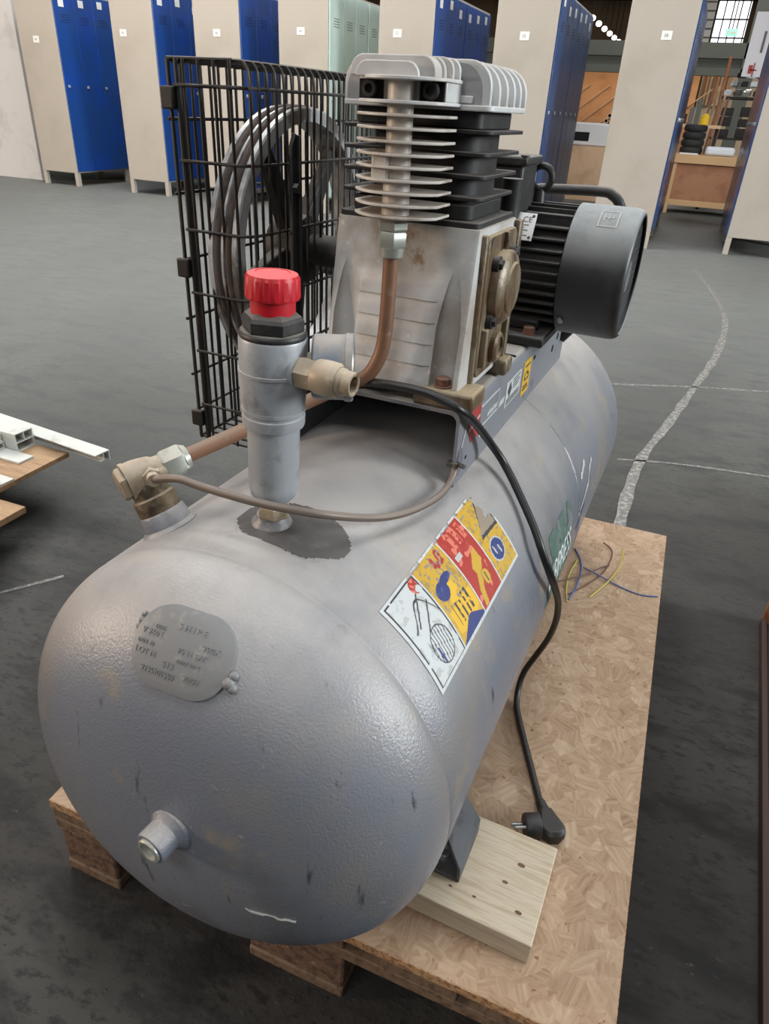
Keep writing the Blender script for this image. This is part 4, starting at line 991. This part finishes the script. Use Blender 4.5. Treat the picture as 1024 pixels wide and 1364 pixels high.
g = G(); g.lathe([(0, 0), (.0062, 0), (.0075, .004), (.0070, .006), (.0080, .008), (.0074, .010), (.0086, .012), (.0080, .014), (.0092, .016), (.0088, .020), (.0105, .026), (0, .026)], pe - pdn * .003, pdn, 18)
g.build('strain_relief', M_cord, cord, angle=25)
side = pdn.cross(Vector((0, 0, 1))).normalized(); upv = side.cross(pdn).normalized()
def pb(u, v_, w_): return pe + pdn * u + side * v_ + upv * w_
# angled plug lying on its side: grip body tapering up, round pin face turned to the camera's left
outl = [(.018, -.009), (.030, -.013), (.050, -.020), (.062, -.018), (.068, -.009), (.068, .006), (.060, .016), (.048, .018), (.034, .014), (.018, .009)]
g = G(); g.loft([[pb(u, v_ * .82, -.0095 + .003) for u, v_ in outl], [pb(u, v_, -.004 + .003) for u, v_ in outl], [pb(u, v_, .009) for u, v_ in outl], [pb(.044 + (u - .044) * .82, v_ * .78, .015) for u, v_ in outl]])
g.build('plug_body', M_cord, cord, bevel=.0012)
pf = side * 1.0
fc = pe + pdn * .048 + upv * .0095 + pf * .016
g = G(); g.lathe([(0, 0), (.0165, 0), (.0172, .003), (.0172, .020), (.0160, .022), (0, .022)], fc, pf, 28); g.build('plug_face', M_cord, cord)
for s in (1, -1):
    d_ = (pdn * .8 + upv * .6).normalized()
    c = fc + pf * .021 + d_ * (.0085 * s); g = G(); g.lathe([(0, 0), (.0024, 0), (.0024, .0165), (.0018, .0185), (0, .019)], c, pf, 12); g.build('plug_pin', M_steel, cord)
g = G(); hexa(g, fc + pf * .02, fc + pf * .0226, .004); g.build('earth_socket', M_darkhole, cord)

# ------------------------------------------------------------------ board, pallet and timbers under the compressor
g = G(); g.box(0, .8, 0, 1.2, .144, .16)
ob_ = G().add(g.v, g.f).build('osb_board', M_osb, bevel=.0015, smooth=False)
tag(ob_, 'pale chipboard sheet lying on the pallet under the compressor', 'board')
g = G(); g.box(-.0006, .8006, -.0006, 0.0002, .1446, .1592); g.box(.7998, .8006, 0, 1.2, .1446, .1592); g.box(-.0006, .0002, 0, 1.2, .1446, .1592); g.build('board_edge', M_osbedge, ob_, smooth=False)

def pallet(name, loc, rz, label, group=None):
    P = empty(name, loc, rz); tag(P, label, 'pallet', group)
    for x0, x1 in ((0, .145), (.1775, .2775), (.3275, .4725), (.5225, .6225), (.655, .8)):
        g = G(); g.box(x0, x1, 0, 1.2, .122, .1438); g.build('deck_board', M_pallet, P, bevel=.002)
    for y in (0, .5275, 1.055):
        g = G(); g.box(0, .8, y, y + .145, .1, .1219); g.build('stringer_board', M_pallet, P, bevel=.002)
    for x0, x1 in ((0.003, .1), (.3275, .4725), (.7, .797)):
        g = G(); g.box(x0, x1, 0, 1.2, .0, .022); g.build('bottom_board', M_pallet, P, bevel=.003)
        for y in (.002, .5275, 1.053):
            g = G(); g.box(x0, x1, y, y + .145, .0221, .0999); g.build('block', M_chip, P, bevel=.004)
    return P
pallet('pallet', (0, 0, 0), 0, 'weathered wooden pallet carrying the chipboard and the compressor')
def timber(y0, y1, label, x0=-.27, x1=.3435):
    a, b = x0, x1
    g = G(); g.box(a, b, y0, y1, .1602, .1978); o = g.build('timber_block', M_wood, bevel=.0018, smooth=False)
    o.location = (XC, 0, 0); o.rotation_euler = (0, 0, YAW); tag(o, label, 'timber block', 'timbers under the tank feet'); del o['group']
    return o
tb = timber(.0715, .2145, 'pale sawn timber under the near foot of the tank, with knots')
for u, v_, r in ((.305, .168, .004), (.292, .136, .003), (.318, .105, .0035), (.262, .10, .002), (.23, .10, .002)):
    g = G(); g.prism([(u + r * 1.3 * math.cos(t * PI / 6), v_ + r * .7 * math.sin(t * PI / 6)) for t in range(12)], lambda a, b, d: (a, b, d), .1974, .1981); g.build('nail_hole', M_chip, tb, smooth=False)
timber(.83, .97, 'pale sawn timber under the far foot of the tank, behind the near one', -.2, .175)

# loose cable cores on the board
def wire(name_l, pts, m, r=.0016):
    g = G(); g.tube([L2W(p) for p in spline(pts, 7)], r, 8); o = g.build('wire_offcut', m, angle=60); tag(o, name_l, 'wire'); return o
zz = .1617
wire('short curved blue wire standing nearest the tank among the offcuts', [(.208, 1.0432, zz), (.2289, 1.0002, zz), (.2394, .9543, zz), (.2418, .8905, zz), (.2357, .8322, zz)], M_blued, .002)
wire('straight dark brown wire reaching out from under the tank', [(.1976, .8792, zz + .0032), (.2456, .9311, zz + .0036), (.278, .9855, zz + .003), (.2932, 1.0075, zz)], M_brownw)
wire('yellow green wire bowed beside the short blue wire', [(.2226, .9967, zz), (.2179, .9259, zz), (.2239, .8652, zz), (.2345, .8226, zz)], M_yg)
wire('bent brown wire with a crumpled far tip on the chipboard', [(.2318, .8511, zz), (.2592, .9031, zz), (.2822, .9609, zz), (.2917, 1.0171, zz), (.2893, 1.0769, zz), (.2652, 1.0936, zz + .006)], M_brownw)
wire('long blue wire pointing to the right edge of the chipboard', [(.2417, .9691, zz + .002), (.2842, .9488, zz + .0034), (.336, .9321, zz), (.3768, .9263, zz), (.4086, .9374, zz)], M_blued)
wire('yellow green wire lying across the long blue wire', [(.2748, .8622, zz), (.2972, .9205, zz + .003), (.3138, .9948, zz), (.3164, 1.059, zz), (.3138, 1.1016, zz)], M_yg)

# ------------------------------------------------------------------ left: sheets on a low pallet with white plastic profiles
lp = pallet('pallet', (-2.16, -.05, 0), 0, 'wooden pallet at the left edge under the plywood sheets')
lp.scale = (1.45, .70, .83)
g = G(); g.box(-2.05, -.712, -.15, .638, .1200, .1370); o = g.build('plywood_sheet', M_ply, bevel=.001, smooth=False); tag(o, 'lower plywood sheet jutting out at the left edge of the picture', 'plywood sheet')
g = G(); g.box(-2.0, -.822, .0, .905, .1374, .1510); o = g.build('plywood_sheet', M_ply, bevel=.001, smooth=False); tag(o, 'upper plywood sheet at the left carrying the white plastic profiles', 'plywood sheet')
def profile(p0, p1, sec, label, roll=0):
    p0 = Vector(p0); p1 = Vector(p1); t = (p1 - p0).normalized(); s_ = t.cross(Vector((0, 0, 1))).normalized(); u_ = s_.cross(t)
    c, s = math.cos(roll), math.sin(roll)
    def fn(q): 
        a, b = q[0] * c - q[1] * s, q[0] * s + q[1] * c
        return s_ * a + u_ * b
    g = G()
    for sub in sec: g.loft([[p0 + fn(q) for q in sub], [p1 + fn(q) for q in sub]])
    o = g.build('plastic_profile', M_pvc, smooth=False); tag(o, label, 'plastic profile'); return o
def rc(x0, x1, y0, y1): return [(x0, y0), (x1, y0), (x1, y1), (x0, y1)]
Zs = [rc(0, .05, .026, .029), rc(.0, .003, .0, .026), rc(.02, .023, .004, .026), rc(.023, .034, .004, .007)]
box2 = [rc(0, .062, 0, .003), rc(0, .062, .052, .055), rc(0, .003, .003, .052), rc(.059, .062, .003, .052), rc(.003, .059, .026, .028), rc(.03, .032, .028, .052)]
flat = [rc(0, .058, 0, .003), rc(0, .058, .018, .021), rc(0, .003, .003, .018), rc(.055, .058, .003, .018), rc(.018, .020, .003, .018), rc(.036, .038, .003, .018)]
profile((-1.90, 1.06, .1515), (-.690, .925, .1515), Zs, 'long thin white angle profile overhanging the corner of the plywood')
profile((-2.0, .93, .1515), (-.940, .900, .1515), box2, 'tall hollow white window profile lying along the plywood edge')
profile((-2.0, .864, .1585), (-.985, .835, .1585), flat, 'flat hollow white profile at the bottom of the small stack')
profile((-2.0, .864, .1800), (-.990, .835, .1800), flat, 'flat hollow white profile lying on top of another one')
profile((-2.0, .866, .1515), (-.880, .834, .1515), [rc(0, .05, 0, .0055)], 'flat white strip lying under the small hollow profiles')
profile((-2.0, .755, .1515), (-.823, .712, .1515), [rc(0, .045, 0, .004), rc(.041, .045, .004, .012)], 'white strip nearest the camera at the left edge')

# ------------------------------------------------------------------ right edge: low open crate
cr = empty('wooden_crate', (.9935, .0, 0), math.radians(-3.15)); tag(cr, 'dark open wooden crate at the right edge of the picture', 'crate')
g = G(); g.box(0, .012, -.9, 1.16, 0, .022); g.build('bottom_rail', mat('dark_red_rail', S(62, 42, 36), .6), cr, bevel=.002)
g = G(); g.box(.012, .6, -.9, 1.15, 0, .015); g.build('floor_panel', M_dark, cr, smooth=False)
g = G(); g.box(.004, .6, 1.16, 1.18, 0, .34); g.build('end_board', M_redwood, cr, bevel=.002)
g = G(); g.box(.30, .6, .15, 1.16, .015, .34); g.build('inner_panel', M_dark, cr, smooth=False)
g = G(); g.box(.02, .3, 1.135, 1.16, .015, .33); g.build('corner_post', M_dark, cr, smooth=False)
g = G(); g.box(.035, .3, .52, .57, .015, .06); g.build('cross_batten', M_redwood, cr, bevel=.002)

# ------------------------------------------------------------------ lockers
def locker(x, y, label, doors, dm, side=1, tagz=None, tagx=.3, w_=.55, dep=.95, hgt=2.0, handle_m=None, stick=(), idx=0):
    """x = door plane; side=+1 doors face +x, -1 doors face -x"""
    r = empty('locker', (x, y, 0)); tag(r, label, 'locker', None)
    def X(a): return -a * side
    def bx(g, a0, a1, y0, y1, z0, z1): g.box(min(X(a0), X(a1)), max(X(a0), X(a1)), y0, y1, z0, z1)
    g = G(); bx(g, .0, w_, 0, dep, .15, hgt); g.build('body', M_cream, r, bevel=.004)
    for a in (.0, w_ - .05):
        for yy in (0, dep - .05):
            g = G(); bx(g, a, a + .05, yy, yy + .05, 0, .15); g.build('leg', M_cream, r, bevel=.002)
    dw = (dep - .02) / doors
    for k in range(doors):
        y0 = .01 + k * dw
        g = G(); bx(g, -.014, 0, y0 + .003, y0 + dw - .003, .165, hgt - .02); d = g.build('door', dm, r, bevel=.003)
        g = G(); bx(g, -.026, -.014, y0 + .045, y0 + .075, 1.055, 1.085); g.build('latch', M_handle, r, bevel=.003)
        for q in range(4):
            g = G(); bx(g, -.0155, -.014, y0 + .09, y0 + dw - .09, 1.70 + q * .022, 1.704 + q * .022); g.build('vent_slot', M_darkhole, r, smooth=False)
        if k in stick or 'all' in stick:
            g = G(); zz_ = 1.84 + .02 * ((k * 7 + idx) % 3); bx(g, -.0165, -.014, y0 + .08, y0 + .16, zz_, zz_ + .07); g.build('door_label', M_paper, r, smooth=False)
    if tagz:
        g = G(); bx(g, tagx - .042, tagx + .042, -.003, 0, tagz - .032, tagz + .032); g.build('number_label', M_paper, r, smooth=False)
        tv, tf = text2d(str(40 + idx * 3), .034); g = G(); g.add([(X(tagx) - .02 + a, -.0036, tagz - .012 + b) for a, b in tv], tf); g.build('label_print', M_ink, r, smooth=False)
    return r
rows = [(-6.404, M_blue, 1.52, .30, 'leftmost near locker, cream side and three blue doors, beside the white panel', 'far locker behind the leftmost one, mostly hidden'),
        (-5.057, M_blue, 1.60, .40, 'near locker second from the left, cream side with a small label', 'far locker behind the second from the left'),
        (-3.990, M_blue, 1.62, .27, 'near locker third from the left, behind the belt guard', 'far locker behind the third from the left'),
        (-2.982, M_mint, 1.65, .30, 'near locker with pale mint doors, above the pump head', 'far locker with pale mint doors'),
        (-1.895, M_blue, 1.65, .36, 'near locker with cream side just above the cylinder head', 'far locker with blue doors just above the cylinder head'),
        (-.757, M_bluefade, 1.65, .28, 'near locker right of the cylinder head with faded blue doors', 'far locker with faded blue doors right of the cylinder head'),
        (.386, M_bluefade, 1.675, .22, 'near locker behind the motor, broad cream side panel', 'far locker behind the motor, only its blue door edge showing')]
for i, (x, dm, tz, tx, la, lb) in enumerate(rows):
    locker(x, 6.95, la, 3, dm, 1, tz, tx, stick=('all',) if i in (0, 1, 4, 5) else (), idx=i)
    locker(x, 7.905, lb, 3, dm, 1, None, stick=('all',) if i in (4, 5) else (), idx=i + 2)
locker(1.055, 7.15, 'near locker at the right edge, cream end and blue doors facing left', 3, M_bluefade, -1, None, idx=3)
locker(1.055, 8.105, 'far locker at the right edge behind the near one', 3, M_bluefade, -1, None, idx=3)
g = G(); g.box(-8.2, -7.20, 7.15, 7.2, 0, 2.6); o = g.build('board_panel', M_panelwhite, bevel=.003); tag(o, 'plain white standing panel left of the lockers', 'panel')
g = G(); g.box(-9.6, -8.21, 7.6, 7.7, 0, 2.6); o = g.build('board_panel', M_dark, bevel=.003); tag(o, 'dark grey panel at the far left edge', 'panel')

# ------------------------------------------------------------------ far hall: bench, tyres, shelving, boxes, lamps
bn = empty('work_bench', (.36, 10.3, 0)); tag(bn, 'wooden bench crate with a pine edge between the two right lockers', 'bench')
g = G(); g.box(0, 1.6, .02, .7, .10, .60); g.build('front_panel', M_bench, bn, smooth=False)
g = G(); g.box(-.04, 1.65, -.02, .75, .60, .70); g.build('top', M_benchedge, bn, bevel=.005)
for x in (-.03, 1.55):
    g = G(); g.box(x, x + .07, 0, .07, 0, .6); g.build('leg', M_benchedge, bn, bevel=.003)
g = G(); g.box(.04, 1.55, .01, .05, .10, .17); g.build('lower_rail', M_benchedge, bn, bevel=.003)
def tyre(z, label):
    g = G(); g.lathe([(.07, .0), (.125, .002), (.14, .02), (.142, .042), (.14, .064), (.125, .082), (.07, .084), (.06, .05), (.06, .03), (.07, 0)], (0, 0, 0), (0, 0, 1), 36)
    o = g.build('tyre', M_tyre); o.location = (.52, 10.62, z); tag(o, label, 'tyre'); return o
for k, la in enumerate(('lowest black tyre of the stack on the bench', 'second tyre from the bottom of the stack on the bench', 'third tyre from the bottom of the stack on the bench', 'topmost black tyre of the stack on the bench')): tyre(.702 + k * .0845, la)
g = G(); g.box(.70, 1.05, 10.45, 10.75, .702, .80); o = g.build('packet', M_bag, bevel=.03); tag(o, 'white plastic packet lying on the bench beside the tyres', 'packet')
g = G(); g.box(.40, .62, 10.33, 10.50, .702, .716); o = g.build('paper_sheet', M_paper); tag(o, 'small white sheet on the bench in front of the tyres', 'paper')
g = G(); g.lathe([(0, 0), (.058, 0), (.06, .02), (.06, .09), (.04, .115), (.02, .12), (.02, .135), (0, .135)], (.60, 11.3, 1.04), (0, 0, 1), 20); o = g.build('jug', M_yellow); tag(o, 'yellow plastic jug behind the stack of tyres', 'jug')
ba = empty('back_table', (.2, 11.1, 0)); tag(ba, 'narrow table behind the tyres carrying the yellow jug', 'table')
g = G(); g.box(0, .62, 0, .4, 1.0, 1.038); g.build('top', M_carton, ba)
for x in (.02, .56):
    g = G(); g.box(x, x + .04, .1, .3, 0, 1.0); g.build('leg', M_dark, ba)
for k, (x, h, m_) in enumerate(((.30, .12, M_dark), (.38, .2, M_ink), (.46, .30, M_beam))):
    g = G(); g.box(x, x + .06, 11.3, 11.37, 1.039, 1.039 + h); o = g.build('tool_case', m_, bevel=.005); tag(o, ['low dark case on the narrow table', 'grey case on the narrow table', 'tall grey green case on the narrow table'][k], 'case')
sh = empty('metal_shelf', (.72, 13.0, 0)); tag(sh, 'dark metal shelf rack behind the bench at the right', 'shelf')
for x in (0, .95):
    for y in (0, .5):
        g = G(); g.box(x, x + .04, y, y + .04, 0, 1.95); g.build('post', M_redwood if y == 0 else M_dark, sh)
for z in (.45, .85, 1.40):
    g = G(); g.box(0, .99, 0, .54, z, z + .03); g.build('shelf_board', M_dark, sh)
k = 0
desc = ['small', 'wide', 'tall', 'narrow', 'low', 'square', 'flat', 'slim', 'thick']
for z in (.88, 1.03, 1.17):
    for j in range(3):
        g = G(); ww = .19 + .04 * ((k * 5) % 3); g.box(.06 + j * .3, .06 + j * .3 + ww, .05, .4, 0, .11 + .02 * (k % 2)); o = g.build('storage_box', [M_dark, M_dark, M_ink][k % 3], bevel=.006)
        o.location = (.72, 13.0, z + .002); tag(o, '%s dark storage box on the %s of the shelf rack, %s' % (desc[k], ['lower layer', 'middle layer', 'upper layer'][k // 3], ['left', 'middle', 'right'][j]), 'box'); k += 1
tone = ['white', 'grey', 'bright silver', 'dark']; lay = ['bottom row', 'middle row', 'top row']; j = 0
for L_ in range(3):
    for q in range(6 - L_):
        g = G(); mx = Matrix.Rotation(random.uniform(-.5, .5), 4, 'Z') @ Matrix.Rotation(random.uniform(-.35, .35), 4, 'X')
        g.box(-.05, .05, -.04, .04, -.03, .03, mx); g.box(-.03, .05, .0, .05, .03, .045, mx)
        o = g.build('metal_offcut', [M_bag, M_ink, M_handle, M_dark][j % 4], smooth=False); o.location = (.82 + q * .14 + L_ * .07, 13.27, 1.485 + L_ * .115)
        tag(o, '%s metal offcut in the %s of the rack heap, %s from left' % (tone[j % 4], lay[L_], ['first', 'second', 'third', 'fourth', 'fifth', 'sixth'][q]), 'offcut', 'offcuts heaped on the shelf rack'); j += 1
for j in range(5):
    g = G(); g.box(0, .03, 0, .03, 0, 1.58 - .05 * j); o = g.build('timber_pole', [M_copper, M_carton][j % 2]); o.location = (.52 + j * .055, 12.0 + .1 * (j % 2), 0); o.rotation_euler = (0, .06, 0)
    tag(o, 'slim timber pole leaning %s behind the bench' % ['furthest left', 'second from left', 'in the middle', 'second from right', 'furthest right'][j], 'pole')
g = G(); g.box(.93, 1.5, 12.35, 12.4, 1.66, 2.42); ban = g.build('banner', mat('banner_white', S(206, 208, 216), .6)); tag(ban, 'white hanging banner with red marks at the upper right', 'banner')
g = G(); g.box(1.0, 1.05, 12.34, 12.35, 1.70, 1.80); g.box(1.06, 1.075, 12.34, 12.35, 1.66, 1.83); g.box(1.03, 1.11, 12.34, 12.35, 1.735, 1.75); g.build('red_mark', M_sred, ban)
g = G(); g.box(1.09, 1.12, 12.34, 12.35, 1.95, 2.2); g.build('grey_mark', M_ink, ban)
g = G(); g.box(-1.6, -.35, 10.95, 11.5, .70, .985); wb = g.build('equipment_case', M_panelwhite, bevel=.02); tag(wb, 'white equipment case with a dark opening, on the cardboard box', 'case')
g = G(); g.box(-1.08, -.86, 10.945, 10.955, .76, .87); g.build('dark_opening', M_darkhole, wb, smooth=False)
g = G(); g.box(-1.55, -.40, 10.9, 11.6, 0, .698); o = g.build('cardboard_box', M_carton, bevel=.004); tag(o, 'large tan cardboard box seen between two lockers behind the motor', 'box')
for j, (x, z) in enumerate(((-.67, 1.02), (-.60, 1.02), (-.53, 1.02), (-.635, 1.085), (-.565, 1.085), (-.60, 1.15))):
    g = G(); g.lathe([(.022, 0), (.032, 0), (.032, .5), (.022, .5), (.022, 0)], (x, 10.98, z), (0, 1, 0), 18); o = g.build('cardboard_tube', M_carton); tag(o, 'cardboard tube end in the small pile on the white case, %s' % ['bottom left', 'bottom middle', 'bottom right', 'middle left', 'middle right', 'top'][j], 'tube')
for j in range(6):
    lo = empty('pendant_lamp', (-2.95, 23.2 + j * 1.35, 3.4))
    tag(lo, 'small bright pendant lamp in the far row, %s from the near end' % ['first', 'second', 'third', 'fourth', 'fifth', 'sixth'][j], 'lamp')
    g = G(); g.lathe([(0, -.07)] + [(.085 * math.sin(PI * i / 10), -.07 * math.cos(PI * i / 10)) for i in range(1, 10)] + [(0, .07)], (0, 0, 0), (0, 0, 1), 16); g.build('bulb', M_glow, lo)
    g = G(); g.cyl((0, 0, .08), (0, 0, 6.2 - lo.location.z), .012, n=8); g.build('cable', M_dark, lo)
# skylight band, metal wall and exit sign seen through the right gap
sk = struct(G().box(.15, 1.0, 24.5, 24.55, 2.95, 4.6).build('window_1', M_sky, smooth=False))
for k in range(5):
    g = G(); g.box(.15 + k * .2, .18 + k * .2, 24.44, 24.5, 2.95, 4.6); g.build('glazing_bar', M_dark, sk, smooth=False)
for k in range(4):
    g = G(); g.box(.15, 1.0, 24.44, 24.5, 3.1 + k * .42, 3.13 + k * .42); g.build('glazing_bar', M_dark, sk, smooth=False)
g = G(); g.box(-1.5, .12, 24.4, 24.6, 2.6, 6); mw = struct(g.build('trim_3', M_panelwhite, smooth=False))
for k in range(12):
    g = G(); g.box(-1.5, .12, 24.37, 24.4, 2.7 + k * .2, 2.73 + k * .2); g.build('cladding_rib', M_beam, mw, smooth=False)
ex = G().box(.52, .80, 22.0, 22.06, 2.95, 3.10).build('exit_sign', M_exit, bevel=.01); tag(ex, 'small green lit exit sign hanging below the skylight', 'sign')
g = G(); g.cyl((.66, 22.03, 3.1), (.66, 22.03, 6.2), .012, n=8); g.build('hanger', M_dark, ex)
g = G(); g.box(.56, .60, 21.99, 22.0, 2.99, 3.06); g.box(.63, .76, 21.99, 22.0, 3.0, 3.05); g.build('pictogram', M_paper, ex, smooth=False)
